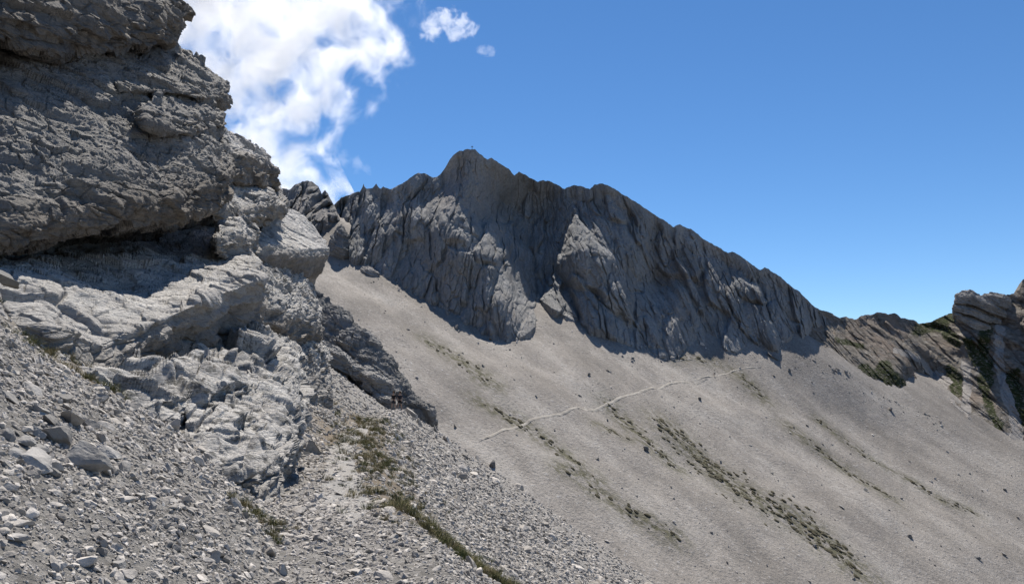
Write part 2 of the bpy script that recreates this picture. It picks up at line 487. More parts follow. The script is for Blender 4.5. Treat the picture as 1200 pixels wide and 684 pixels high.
def cliff_sheet(name, crest, base, ctrl, ns, nt, towers, mat, s_rng=None, amp=1.0, tooth=1.2, sink=26, back=12, back_d=90, seed=0, parent=None, kind='structure', extra=None, dscale=1.0):
    s0, s1 = s_rng or (crest[0][0], crest[-1][0])
    s = np.linspace(s0, s1, ns)
    cr = interp_line(crest, s)
    cr = cr - tooth * fbm(np.stack([s / 7.0, 0 * s + seed, 0 * s], -1), 3, 0.6) * 1.6
    ba = interp_line(base, s) + sink
    t = np.linspace(0, 1, nt)[:, None]
    py = ba[None] * (1 - t) + cr[None] * t
    px = np.broadcast_to(s[None], py.shape)
    c = np.array(ctrl, float); c[:, 2] *= MS(c[:, 0])
    Yd = TPS(c[:, :2], c[:, 2], 0.0002)(px, np.minimum(py, ba[None] - sink))
    P = at(px, py, Yd)
    X, Z = P[..., 0], P[..., 2]
    q = np.stack([X, Z, 0 * X + seed * 7.7], -1)
    # steep fins and towers standing off the face
    wx = X + 5.0 * fbm(q / 22.0, 3); wz = Z + 6.0 * fbm(q / 25.0 + 9, 3)
    D = np.zeros_like(X)
    rng = np.random.default_rng(100 + seed)
    for (n, w_lo, w_hi, pr, lean, lsd) in towers:
        # candidates spread over the face
        si = rng.uniform(s0, s1, n); ti = rng.uniform(0.12, 0.97, n) ** 0.9
        for a, b in zip(si, ti):
            jj = int((a - s0) / (s1 - s0) * (ns - 1)); ii = int(b * (nt - 1))
            x0, z0 = X[ii, jj], Z[ii, jj]
            w = rng.uniform(w_lo, w_hi); ln = lean + rng.normal() * lsd
            if callable(extra): ln += extra(a)
            h = np.maximum(0, z0 - wz)
            ax = np.abs(wx - x0 - ln * h)
            half = w * (0.35 + 0.65 * np.minimum(1, h / (w * 2.5)))
            prof = np.clip(1 - ax / half, 0, 1)
            up = np.minimum(1, h / (w * 1.3))
            fall = 1 - 0.75 * sstep(w * 3, w * 9, h)
            asym = 1.0
            D = np.maximum(D, pr * w * prof ** 0.75 * up ** 0.8 * fall)
    lean_s = np.array([extra(v) if callable(extra) else 0.0 for v in s])[None]
    cx = X + 2.6 * fbm(q / 14.0, 4, 0.55) + lean_s * (Z - 40)
    for j, (w, el, am) in enumerate([(24, 2.4, 0.34), (10.5, 3.6, 0.50), (4.8, 3.6, 0.60), (2.2, 3.0, 0.60)]):
        f1, f2, cid = worley(np.stack([cx / w, Z / (w * el) + 0.25 * fbm(q / w, 2), 0 * X + seed + 3.1 * j], -1), True)
        D = D - amp * 0.20 * min(w, 11) * (1 - sstep(0.0, 0.13, f2 - f1))
        D = D + amp * am * w * (0.9 * (cid - 0.5) * sstep(0, 0.12, f2 - f1) + 0.6 * np.minimum(1, (f2 - f1) * 1.5) ** 0.65 - 0.4)
    D = D + amp * (1.1 * fbm(q * [1 / 4., 1 / 7., 1], 4, 0.6, ridged=True))
    D = (D - 1.0 * D.mean()) * dscale
    D = D * (0.35 + 0.65 * sstep(0, 0.10, 1 - t))
    hd = np.hypot(P[..., 0], P[..., 1])
    P = P - np.stack([P[..., 0] / hd * D, P[..., 1] / hd * D, 0 * D], -1)
    # the far side of the crest
    rows = [P]
    top = P[-1]
    for k in range(1, back + 1):
        f = k / back
        R = top.copy()
        R[:, 1] += back_d * f ** 1.2
        R[:, 2] -= back_d * 1.1 * f ** 1.5 + 0.4 * k
        rows.append(R[None])
    V = np.concatenate(rows, 0)
    me = mesh_np(name, V.reshape(-1, 3), grid_faces(V.shape[0], V.shape[1]), False)
    return obj(name, me, mat, parent=parent, kind=kind), px, py, V

CREST_MAIN = [(409, 276), (412, 262), (416, 250), (420, 232), (422, 223), (426, 216), (430, 221), (437, 220), (441, 216), (446, 221), (449, 218), (458, 220),
              (466, 217), (476, 211), (487, 204), (491, 202), (499, 203), (506, 206), (512, 207), (517, 202), (521, 196), (526, 188), (531, 181),
              (539, 176), (547, 174), (557, 175), (564, 181), (571, 186), (576, 184), (587, 191), (597, 198), (603, 205), (608, 201), (619, 206),
              (630, 213), (641, 210), (651, 215), (661, 221), (666, 219), (671, 216), (681, 217), (691, 220), (698, 215), (706, 214), (720, 220), (733, 229),
              (752, 241), (775, 256), (790, 266), (797, 263), (813, 271), (828, 281), (843, 290), (853, 296), (858, 294), (874, 304), (891, 316), (896, 312),
              (915, 324), (929, 337), (938, 343), (950, 355), (960, 364), (968, 372)]
BASE_MAIN = [(409, 298), (411, 303), (422, 312), (449, 324), (462, 329), (480, 344), (499, 350), (525, 362), (537, 367), (552, 375), (563, 384), (586, 400),
             (601, 401), (617, 392), (627, 383), (631, 350), (646, 363), (665, 372), (687, 383), (710, 389), (733, 400), (752, 412), (771, 417), (794, 416),
             (805, 406), (817, 402), (836, 404), (862, 413), (877, 402), (889, 400), (916, 406), (923, 397), (946, 380), (960, 378), (968, 384)]
# depth of the face: foot on the scree, ribs forward, gullies back
CTRL_MAIN = [(394, 300, 450), (422, 312, 437), (462, 330, 420), (499, 350, 408), (537, 368, 394), (586, 400, 374), (601, 401, 372), (617, 392, 382), (628, 382, 396),
             (630, 345, 444), (646, 362, 430), (687, 383, 420), (733, 400, 408), (771, 416, 396), (805, 406, 404), (836, 404, 406), (862, 412, 402), (889, 400, 413), (923, 398, 423), (960, 378, 440),
             (400, 232, 480), (440, 220, 470), (487, 204, 456), (515, 205, 456), (547, 175, 445), (587, 191, 458), (619, 206, 480), (661, 220, 486), (706, 214, 470), (752, 241, 459), (797, 264, 453), (858, 294, 446), (915, 324, 442), (950, 356, 443),
             # the buttress and its ridge up to the summit
             (548, 220, 432), (560, 270, 413), (575, 310, 398), (590, 350, 386), (545, 330, 400), (500, 290, 424), (460, 270, 438),
             # the gully right of the buttress
             (622, 310, 462), (606, 275, 472), (588, 245, 478), (628, 330, 454),
             # the right hand massif
             (665, 250, 478), (660, 300, 452), (690, 320, 440), (700, 260, 458), (740, 300, 437), (745, 350, 423), (768, 330, 444), (772, 290, 451), (800, 340, 424), (840, 350, 424), (880, 360, 425), (860, 320, 437), (915, 360, 432)]
mountain, _mx, _my, mV = cliff_sheet('mountain', CREST_MAIN, BASE_MAIN, CTRL_MAIN, 900, 276,
    [(20, 14, 26, 0.55, 0.05, 0.10), (55, 6, 13, 0.6, 0.05, 0.14)], M_CLIFF, seed=1, dscale=0.60,
    extra=lambda s: 0.24 * float(sstep(600, 700, s)) - 0.05)

CREST_L = [(318, 226), (331, 219), (338, 221), (345, 216), (354, 212), (360, 211), (366, 213), (373, 219), (377, 227), (381, 222), (384, 226), (387, 233), (392, 240), (396, 252), (400, 262)]
BASE_L = [(318, 330), (360, 326), (385, 322), (400, 316)]
cliff_sheet('mountain', CREST_L, BASE_L, [(318, 226, 520), (360, 211, 520), (400, 262, 500), (318, 330, 440), (360, 326, 440), (400, 316, 446), (360, 270, 470)], 170, 200,
    [(7, 9, 16, 0.6, 0.15, 0.1), (20, 4, 8, 0.7, 0.15, 0.1)], M_BACK, seed=2, sink=20, tooth=0.8)

CREST_B = [(380, 250), (392, 238), (400, 230), (408, 227), (416, 224), (423, 223), (426, 215), (429, 222), (436, 221), (441, 215), (446, 222), (460, 222), (480, 226)]
BASE_B = [(380, 300), (480, 300)]
cliff_sheet('mountain', CREST_B, BASE_B, [(380, 250, 560), (430, 222, 560), (480, 226, 560), (380, 300, 545), (480, 300, 540), (430, 260, 545)], 160, 110,
    [(8, 6, 12, 0.5, 0.0, 0.1), (20, 3, 6, 0.6, 0.0, 0.1)], M_BACK, seed=3, sink=10, tooth=0.8)


# ------------------------------------------------------------------ the rock outcrop left of the path
def smooth_axis(A, axis, n):
    for _ in range(n):
        B = A.copy()
        sl = [slice(None)] * A.ndim
        c = list(sl); c[axis] = slice(1, -1); l = list(sl); l[axis] = slice(0, -2); r = list(sl); r[axis] = slice(2, None)
        B[tuple(c)] = 0.5 * A[tuple(c)] + 0.25 * (A[tuple(l)] + A[tuple(r)])
        A = B
    return A

BED = np.array([0.36, -0.22, 0.90]); BED /= np.linalg.norm(BED)      # bedding normal: the layers dip to the right and to the viewer
BED_U = np.cross(BED, [0, 1, 0]); BED_U /= np.linalg.norm(BED_U)
BED_V = np.cross(BED, BED_U)

def rock_disp(P, k, rough=1.0, seed=0.0, ledge=1.0, lay_a=1.0, facet=0.6):
    """relief of weathered, bedded limestone; k scales all lengths"""
    q = P / k + seed
    h = q @ BED; a = q @ BED_U; b = q @ BED_V
    w = fbm(q / 2.2, 3)
    d = 0.42 * fbm(q / 2.6 + 3, 3)
    bb = np.stack([a, b, h], -1)
    # blocks broken out along the bedding
    f1, f2, cid = worley(bb * [0.55, 0.55, 2.1] + 0.35 * w[..., None], True, facet)
    d = d + ledge * 0.22 * (cid - 0.5) * sstep(0.0, 0.05, f2 - f1) - 0.07 * (1 - sstep(0, 0.06, f2 - f1))
    f1, f2, cid = worley(bb * [2.2, 2.2, 6.0] + 0.5 * w[..., None] + 5, True, facet)
    d = d + ledge * 0.085 * (cid - 0.5) * sstep(0.0, 0.06, f2 - f1) - 0.05 * (1 - sstep(0, 0.08, f2 - f1))
    # thin layers
    lay = h * 5.0 + 0.9 * w
    fl = np.floor(lay); fr = lay - fl
    lv = RND[(fl.astype(np.int64) * 37 + 11) & 255, 0]; ln = RND[((fl.astype(np.int64) + 1) * 37 + 11) & 255, 0]
    d = d + 0.13 * lay_a * ((lv + (ln - lv) * sstep(0.55, 1.0, fr)) - 0.5)
    d = d + rough * (0.05 * fbm(bb * [1.6, 1.6, 4.0] + 1.7, 4, 0.55, ridged=True) + 0.018 * fbm(bb * [9, 9, 14.0], 2, 0.6))
    return d * k

def loft(name, secs, parent, mat=M_OUT, k=1.0, rough=1.0, seed=0.0, thick=4.0, res=1.0, ledge=1.0, fresh=None, rnd=3, amp=1.0, bulge=0.10, sm=None, facet=0.55, rows=1.0, kind=None, label=None):
    """closed rock body through cross sections of (px, py, distance) points, run from its back over the lip to its underside"""
    S = np.array([[at(*p) for p in s] for s in secs])                # sections, points, xyz
    pj = np.array([[(p[0], p[1]) for p in s] for s in secs], float)
    ns, nk = S.shape[:2]
    rad = S[:, 0] * [1, 1, 0]; rad /= np.linalg.norm(rad, axis=1)[:, None]
    rad = rad @ np.array([[math.cos(0.12), math.sin(0.12), 0], [-math.sin(0.12), math.cos(0.12), 0], [0, 0, 1]])   # away from the path side
    back_lo = S[:, -1] + rad * thick - [0, 0, 0.3 * thick]; back_hi = S[:, 0] + rad * thick - [0, 0, 0.1 * thick]
    segs = [max(4, int(rows * res * 0.95 * np.max(np.hypot(*(pj[:, i + 1] - pj[:, i]).T))), int(np.max(np.linalg.norm(S[:, i + 1] - S[:, i], axis=-1)) / (0.085 * k))) for i in range(nk - 1)]
    loop = [S[:, i] for i in range(nk)] + [back_lo, back_hi, S[:, 0]]
    segs += [14, 8, 14]
    prof = []; fr = []; inner = []
    fresh = fresh or [0] * nk
    fv = list(fresh) + [0, 0, fresh[0]]
    for i, m in enumerate(segs):
        for j in range(m):
            t = j / m
            prof.append(loop[i] * (1 - t) + loop[i + 1] * t); fr.append(fv[i] * (1 - t) + fv[i + 1] * t)
            inner.append(1.0 if i < nk - 1 else 0.7)
    prof = np.array(prof)                                             # m, ns, 3
    m = len(prof)
    lens = [max(3, int(res * 0.95 * np.max(np.hypot(*(pj[i + 1] - pj[i]).T)))) for i in range(ns - 1)]
    tt = np.concatenate([i + np.arange(n) / n for i, n in enumerate(lens)] + [[ns - 1]])
    G = np.empty((m, len(tt), 3))
    kx = np.arange(ns)
    for c in range(3):
        for r in range(m):
            G[r, :, c] = np.interp(tt, kx, prof[r, :, c])
    G = smooth_axis(G, 1, sm if sm is not None else 10 + rnd * 4)
    G = np.concatenate([G[-12:], G, G[:12]], 0)
    G = smooth_axis(G, 0, rnd)
    G = G[12:-12]
    def end_rings(E, outward, n=18):
        c = E.mean(0); ext_r = np.linalg.norm(E - c, axis=1).mean()
        return np.stack([c + (E - c) * f + outward * ext_r * bulge * math.sqrt(max(0, 1 - f * f)) for f in np.cos(np.linspace(0.15, 1.45, n))], 1)
    o0 = G[:, 0].mean(0) - G[:, 3].mean(0); o1 = G[:, -1].mean(0) - G[:, -4].mean(0)
    G = np.concatenate([end_rings(G[:, 0], o0 / np.linalg.norm(o0))[:, ::-1], G, end_rings(G[:, -1], o1 / np.linalg.norm(o1))], 1)
    ext = np.concatenate([G[-1:], G, G[:1]], 0)
    du = ext[2:] - ext[:-2]; dv = np.gradient(G, axis=1)
    N = np.cross(du, dv); N /= np.linalg.norm(N, axis=-1, keepdims=True) + 1e-9
    cen = G.mean((0,))
    if np.mean(np.sum(N * (G - cen[None]), -1)) < 0: N = -N
    kk = k
    D = rock_disp(G, kk, rough, seed, ledge, 1.0, facet) * np.array(inner)[:, None] * amp
    if rows > 1: D = smooth_axis(D, 0, 1)
    N = smooth_axis(N, 0, 6); N = smooth_axis(N, 1, 6)
    V = G + N * D[..., None]
    V = V.transpose(1, 0, 2)                                          # sections along rows, loop along columns
    nr, nc = V.shape[:2]
    faces = grid_faces(nr, nc, True)
    verts = V.reshape(-1, 3)
    c0 = V[0].mean(0); c1 = V[-1].mean(0)
    verts = np.r_[verts, [c0], [c1]]
    i = np.arange(nc); j = (i + 1) % nc
    b = nr * nc
    cap = np.r_[np.stack([j, i, i * 0 + b, i * 0 + b], -1), np.stack([i, j, i * 0 + b + 1, i * 0 + b + 1], -1) + np.array([b - nc, b - nc, 0, 0])]
    me = mesh_np(name, verts, faces)
    # caps as triangles
    import bmesh
    bm = bmesh.new(); bm.from_mesh(me); bm.verts.ensure_lookup_table()
    for q in cap:
        try: bm.faces.new([bm.verts[int(q[0])], bm.verts[int(q[1])], bm.verts[int(q[2])]])
        except ValueError: pass
    bmesh.ops.recalc_face_normals(bm, faces=bm.faces[:])
    for f in bm.faces: f.smooth = False
    bm.to_mesh(me); bm.free()
    attr(me, 'fresh', np.r_[np.broadcast_to(np.array(fr)[None], (nr, nc)).ravel(), 0, 0])
    return obj(name, me, mat, parent=parent, kind=kind, label=label)

outcrop = obj('rock_outcrop', None, label='pale layered limestone outcrop with overhangs and sunlit ledges rising above the path', cat='rock outcrop', loc=tuple(at(200, 500, 12)))
bpy.context.view_layer.update()

def part(name, secs, **kw):
    o = loft(name, secs, outcrop, **kw)
    o.matrix_parent_inverse = Matrix.Translation(-Vector(outcrop.location))
    return o

part('overhang', [
    [(-120, -80, 16), (-120, -10, 14.2), (-120, 25, 13.9), (-120, 48, 14.2), (-120, 55, 17)],
    [(0, -80, 18.5), (0, -10, 16.6), (0, 20, 16.2), (0, 42, 16.6), (0, 52, 20)],
    [(60, -80, 20.5), (60, -10, 18.4), (60, 30, 17.8), (60, 56, 18.2), (60, 62, 22)],
    [(120, -70, 23), (120, -10, 20.4), (120, 30, 19.8), (120, 60, 20.2), (120, 62, 24)],
    [(165, -50, 25.5), (165, -8, 22.8), (168, 25, 22), (168, 52, 22.4), (165, 56, 26)],
    [(200, -15, 28), (202, 0, 25.8), (207, 20, 24.8), (203, 48, 25.2), (200, 50, 28.5)],
    [(214, 2, 29), (218, 8, 27.6), (222, 15, 26.6), (214, 33, 27.2), (208, 38, 29)]], k=1.3, seed=1.0, thick=8, res=0.85, mat=M_SHADED, fresh=[0, .5, .8, 1, .6])
part('slab', [
    [(-80, 20, 20), (-80, 70, 17.8), (-80, 150, 15.2), (-80, 215, 13.4), (-80, 270, 12.6), (-80, 300, 12.8), (-80, 300, 16.5)],
    [(20, 10, 21.4), (20, 60, 19), (20, 140, 16.3), (20, 215, 14.3), (20, 268, 13.6), (20, 290, 13.9), (20, 282, 18.5)],
    [(100, 10, 24), (100, 58, 21.4), (100, 130, 18.6), (100, 205, 16.3), (100, 245, 15.6), (100, 270, 15.9), (100, 264, 21)],
    [(185, 45, 28.5), (192, 56, 26), (190, 120, 22.6), (190, 195, 19.5), (190, 235, 18.6), (190, 262, 18.9), (190, 253, 25)],
    [(215, 64, 31), (222, 74, 28.6), (238, 130, 25.8), (252, 185, 23.4), (258, 215, 22.5), (257, 242, 22.7), (250, 236, 28)],
    [(238, 104, 33), (248, 114, 30.6), (258, 150, 28), (266, 180, 26.4), (270, 205, 25.5), (269, 230, 25.4), (265, 230, 29)]],
    k=1.15, seed=2.0, thick=8, res=0.87, mat=M_SHADED, rough=1.7, ledge=0.7, facet=0.5, fresh=[0, 0, 0, 0.1, .9, 1, .7], rnd=5)
part('bulge', [
    [(130, 80, 21.8), (135, 95, 20.6), (140, 104, 20.1), (142, 110, 20.9)],
    [(190, 58, 26), (195, 92, 23.4), (200, 108, 22.7), (202, 116, 24)],
    [(220, 60, 28.6), (236, 92, 25.6), (242, 115, 25), (240, 124, 26.6)],
    [(243, 78, 29.8), (260, 96, 27.6), (266, 118, 27), (258, 128, 28.8)],
    [(256, 90, 31), (268, 96, 29), (270, 112, 28.6), (263, 120, 30)]], k=1.1, seed=3.0, mat=M_SHADED, thick=4, rough=1.5, fresh=[0, .1, .4, .3])
part('bulge', [
    [(165, 118, 21), (170, 135, 19.8), (172, 146, 19.3), (172, 152, 20.3)],
    [(205, 106, 24), (210, 135, 21.9), (214, 156, 21.4), (212, 163, 22.8)],
    [(238, 108, 26.6), (246, 132, 24.6), (248, 152, 24.2), (242, 160, 26)],
    [(256, 116, 29), (264, 132, 27.2), (267, 146, 26.8), (260, 154, 28.4)]], k=1.1, seed=4.0, mat=M_SHADED, thick=4, rough=1.5, fresh=[0, .1, .6, .5])
part('block', [
    [(238, 158, 33), (240, 168, 31), (245, 185, 30.2), (248, 205, 30.5), (248, 208, 34)],
    [(258, 150, 37), (262, 170, 33), (266, 188, 32), (268, 215, 32.2), (268, 217, 36)],
    [(285, 163, 41), (295, 180, 37), (300, 188, 36), (305, 215, 36.3), (303, 219, 40)],
    [(312, 182, 43), (322, 196, 41), (327, 203, 40.3), (326, 222, 40.6), (322, 224, 44)]], k=1.0, seed=5.0, ledge=1.4, fresh=[0, 0, .8, 1, .5])
part('ledge', [
    [(255, 214, 31), (252, 235, 28.5), (250, 243, 28), (250, 258, 28.3), (252, 260, 32)],
    [(282, 214, 37), (285, 238, 32), (285, 246, 31), (287, 258, 31.3), (288, 258, 36)],
    [(312, 216, 41), (315, 234, 36.5), (317, 242, 35.5), (316, 253, 36), (314, 255, 41)],
    [(328, 218, 46), (336, 231, 43), (341, 239, 42), (335, 247, 42.5), (332, 248, 46)]], k=1.0, seed=6.0, ledge=1.4, fresh=[0, 0, .5, .6, .5])
part('recess', [
    [(232, 236, 33), (234, 250, 30), (236, 275, 29), (238, 300, 28)],
    [(285, 246, 39), (290, 258, 38.5), (295, 278, 38), (300, 305, 36)],
    [(330, 240, 50), (330, 256, 49), (328, 276, 47), (330, 300, 44)]], k=1.4, seed=6.5)
part('block', [
    [(258, 262, 25), (255, 272, 23.5), (254, 280, 23), (256, 300, 23.3), (258, 300, 26)],
    [(280, 254, 28), (280, 268, 25.5), (279, 278, 25), (281, 303, 25.3), (282, 303, 29)],
    [(298, 262, 30), (302, 270, 28), (304, 278, 27.5), (300, 296, 27.8), (298, 297, 31)]], k=0.8, seed=7.0, thick=3, ledge=1.4, fresh=[0, 0, .4, .5, .4])
part('slab', [
    [(312, 255, 44), (305, 275, 38), (300, 287, 35), (302, 300, 35), (302, 312, 35.5), (305, 312, 40)],
    [(330, 238, 60), (332, 265, 47), (328, 288, 39), (332, 300, 39), (335, 322, 41.5), (338, 322, 46)],
    [(345, 247, 64), (358, 272, 52), (360, 291, 44), (362, 302, 44), (362, 326, 47), (362, 326, 52)],
    [(365, 263, 66), (378, 280, 57), (386, 290, 50), (385, 300, 50), (376, 318, 53), (372, 322, 57)]], k=1.1, seed=8.0, thick=6, ledge=.6, rough=0.6, amp=0.7, fresh=[0, 0, 0, .7, 1, .8])
part('ledge', [
    [(302, 302, 36), (300, 335, 31.5), (298, 352, 30), (300, 372, 29.6), (304, 392, 30), (306, 392, 34)],
    [(325, 303, 41), (325, 340, 34), (325, 362, 32), (328, 385, 32.2), (334, 432, 35), (336, 432, 39)],
    [(350, 318, 45), (352, 350, 38), (354, 366, 36), (356, 395, 36.4), (352, 425, 39), (352, 425, 43)],
    [(365, 338, 48), (370, 355, 42.5), (374, 368, 41), (374, 390, 40.8), (366, 415, 41.5), (366, 415, 46)]], k=1.0, seed=9.0, mat=M_BROKEN, thick=6, ledge=1.4, rough=1.4, fresh=[0, 0, .1, .8, 1, .8])
part('column', [
    [(345, 400, 40), (343, 415, 36), (342, 440, 34), (343, 462, 33.5), (343, 470, 37)],
    [(362, 392, 42), (362, 410, 38), (360, 435, 36), (360, 472, 35), (360, 480, 39)],
    [(380, 398, 46), (382, 420, 42), (383, 450, 40), (386, 476, 39), (384, 484, 43)]], k=0.9, seed=10.0, mat=M_BROKEN, ledge=1.6, rough=1.4, fresh=[0, 0, .5, .5, .3])
part('ledge', [
    [(-40, 275, 21), (-40, 325, 13), (-40, 345, 12), (-40, 365, 11.6), (-40, 420, 11.5), (-40, 420, 15)],
    [(40, 275, 22), (40, 328, 14.2), (50, 355, 12.8), (60, 385, 12), (60, 430, 11.8), (60, 430, 15)],
    [(110, 268, 26), (110, 325, 17.2), (115, 365, 14.6), (120, 400, 13.4), (125, 440, 13), (125, 440, 17)],
    [(180, 262, 29), (185, 315, 20.2), (188, 350, 17.4), (190, 374, 15.6), (194, 412, 16.6), (195, 412, 21)],
    [(235, 255, 32), (242, 305, 22.8), (247, 332, 19.6), (250, 348, 18.2), (254, 402, 20.4), (254, 402, 25)],
    [(280, 262, 31), (298, 300, 25), (308, 315, 23), (312, 325, 22.3), (300, 392, 24.8), (298, 392, 29)]],
    k=1.0, seed=11.0, thick=6, fresh=[0, 0, 0, .15, 1, .8], rnd=2, rough=0.9, ledge=0.8, res=1.0, facet=0.4, rows=1.3)
part('bench', [
    [(60, 405, 15), (70, 430, 12.2), (70, 452, 11.2), (72, 470, 11), (74, 470, 13)],
    [(115, 405, 16), (110, 440, 12.2), (108, 465, 11.2), (110, 515, 10.9), (112, 515, 13)],
    [(170, 400, 18), (172, 438, 13.6), (175, 470, 12), (180, 528, 11.5), (182, 528, 14)],
    [(232, 396, 21), (232, 430, 16), (230, 462, 13.6), (226, 535, 12.6), (226, 540, 15)],
    [(300, 385, 25), (300, 415, 19.5), (302, 440, 17), (300, 465, 16), (300, 470, 19)],
    [(345, 400, 30), (345, 425, 24), (346, 445, 21), (346, 470, 19.5), (346, 475, 22)]], k=1.05, seed=12.0, mat=M_BROKEN, ledge=2.0, rough=1.4, amp=0.9, res=1.1, facet=0.9, rows=1.35)
part('slab', [
    [(235, 455, 14.5), (215, 500, 12.4), (205, 530, 11.3), (203, 550, 10.9), (203, 575, 11), (203, 580, 13)],
    [(275, 440, 16), (258, 490, 13), (250, 530, 11.6), (247, 556, 10.9), (247, 595, 11), (245, 600, 13)],
    [(310, 436, 18), (303, 490, 14), (298, 535, 12), (292, 560, 11.3), (298, 612, 11.3), (300, 614, 13)],
    [(335, 440, 19), (333, 480, 15.6), (328, 512, 13.6), (322, 540, 12.4), (326, 600, 12.5), (328, 600, 14)],
    [(345, 450, 20), (350, 480, 17), (346, 505, 15.4), (342, 528, 14.4), (338, 575, 14), (340, 575, 15)]], k=0.7, seed=13.0, mat=M_BROKEN, thick=3, ledge=1.5, rough=1.1, res=1.1, facet=0.6, rows=1.2, fresh=[0, 0, 0, .2, .5, .3], rnd=2)

# ------------------------------------------------------------------ dark rib round which the path turns
rib = loft('rock_rib', [
    [(340, 330, 104), (345, 372, 96), (350, 410, 92), (352, 454, 90), (352, 474, 96)],
    [(372, 340, 99), (376, 362, 93), (380, 395, 89), (384, 438, 86), (386, 462, 92)],
    [(395, 356, 96), (402, 372, 91), (408, 400, 87), (412, 446, 84), (414, 468, 90)],
    [(424, 384, 93), (432, 396, 89), (436, 420, 86), (440, 462, 82), (442, 482, 88)],
    [(448, 410, 91), (456, 424, 87), (460, 444, 84), (464, 482, 81), (466, 500, 86)],
    [(470, 436, 89), (476, 448, 86), (480, 464, 83.5), (484, 498, 81), (486, 514, 85)],
    [(490, 466, 87), (495, 474, 85), (499, 484, 83), (502, 508, 82), (502, 520, 85)]], None, mat=M_RIB, k=2.2, seed=21.0, thick=10, rough=2.2, ledge=1.2, bulge=0.5)
rib['label'] = 'dark rough rock rib beside the two hikers where the path disappears'; rib['category'] = 'rock'

# ------------------------------------------------------------------ the grassy ridge on the right
CREST_R = [(940, 352), (952, 359), (964, 363), (975, 367), (982, 372), (992, 371), (1001, 374), (1013, 369), (1024, 368), (1029, 365), (1041, 368), (1048, 366), (1055, 372),
           (1073, 375), (1077, 379), (1090, 377), (1104, 371), (1115, 367), (1128, 360), (1140, 352), (1160, 347), (1183, 345), (1190, 343), (1196, 337), (1198, 328), (1204, 324), (1230, 312), (1290, 280), (1360, 250)]
BASE_R = [(915, 402), (932, 410), (960, 425), (996, 443), (1020, 453), (1038, 467), (1073, 484), (1104, 492), (1147, 502), (1196, 522), (1280, 560), (1360, 590)]
_cr = [(940, 352, 452), (964, 363, 450), (1001, 374, 446), (1041, 368, 442), (1077, 379, 440), (1104, 371, 432), (1140, 361, 420), (1183, 347, 405), (1200, 326, 396), (1290, 280, 372), (1360, 250, 355)]
for _x, _y in BASE_R:
    _cr.append((_x, _y, float(ground_hit(_x, _y)[1]) * 1.012 / MS(_x)))
_cr += [(1085, 440, 408), (1060, 430, 398), (1135, 398, 402), (1165, 398, 396), (1186, 375, 394)]

def gauss_line(px, py, pts, w):
    return np.exp(-(poly_dist(px, py, pts) / w) ** 2)

ridge, rpx, rpy, rV = cliff_sheet('ridge', CREST_R, BASE_R, _cr, 450, 185,
    [(30, 6, 12, 0.40, 0.3, 0.25), (90, 3, 6, 0.5, 0.3, 0.3)], M_RIDGE, s_rng=(938, 1360), amp=0.40, extra=lambda s: 0.25, tooth=1.7, sink=14, back_d=60, seed=5)
rpx2, rpy2 = proj(rV)
_w = np.stack([rpx2 / 11, rpy2 / 11, 0 * rpx2], -1)
rpx2 = rpx2 + 6 * fbm(_w + 3, 4, 0.6); rpy2 = rpy2 + 6 * fbm(_w + 31, 4, 0.6)
_n = fbm(np.stack([rpx2 / 14, rpy2 / 14, 0 * rpx2], -1), 4)
veg = np.zeros_like(rpx2)
for pts, w in [([(1035, 432), (1055, 455), (1072, 474)], 11), ([(1042, 440), (1066, 474)], 8), ([(1114, 435), (1122, 458)], 9), ([(1155, 385), (1152, 415), (1158, 445)], 9), ([(1135, 400), (1145, 425)], 7),
               ([(1074, 388), (1100, 376), (1112, 372)], 8), ([(1100, 380), (1120, 400)], 7), ([(1188, 440), (1198, 490)], 10), ([(1150, 445), (1160, 480), (1170, 498)], 6), ([(980, 398), (1010, 405)], 4), ([(1010, 430), (1030, 440)], 5), ([(1140, 340), (1140, 380)], 5)]:
    veg = np.maximum(veg, gauss_line(rpx2, rpy2, pts, w))
grav = np.zeros_like(rpx2)
for pts, w in [([(1074, 488), (1086, 462), (1098, 442), (1108, 448)], 9), ([(1098, 452), (1110, 480), (1130, 496)], 13), ([(1131, 425), (1134, 452), (1132, 480)], 5.5), ([(1172, 385), (1170, 420), (1176, 455), (1188, 485), (1194, 512)], 6.5), ([(1080, 482), (1140, 500), (1190, 520)], 10), ([(1052, 410), (1075, 420), (1095, 440)], 4)]:
    grav = np.maximum(grav, gauss_line(rpx2, rpy2, pts, w))
attr(ridge.data, 'veg', np.clip(sstep(0.30, 0.62, veg + 0.45 * _n), 0, 1))
attr(ridge.data, 'gravel', np.clip(sstep(0.32, 0.55, grav + 0.25 * _n), 0, 1))

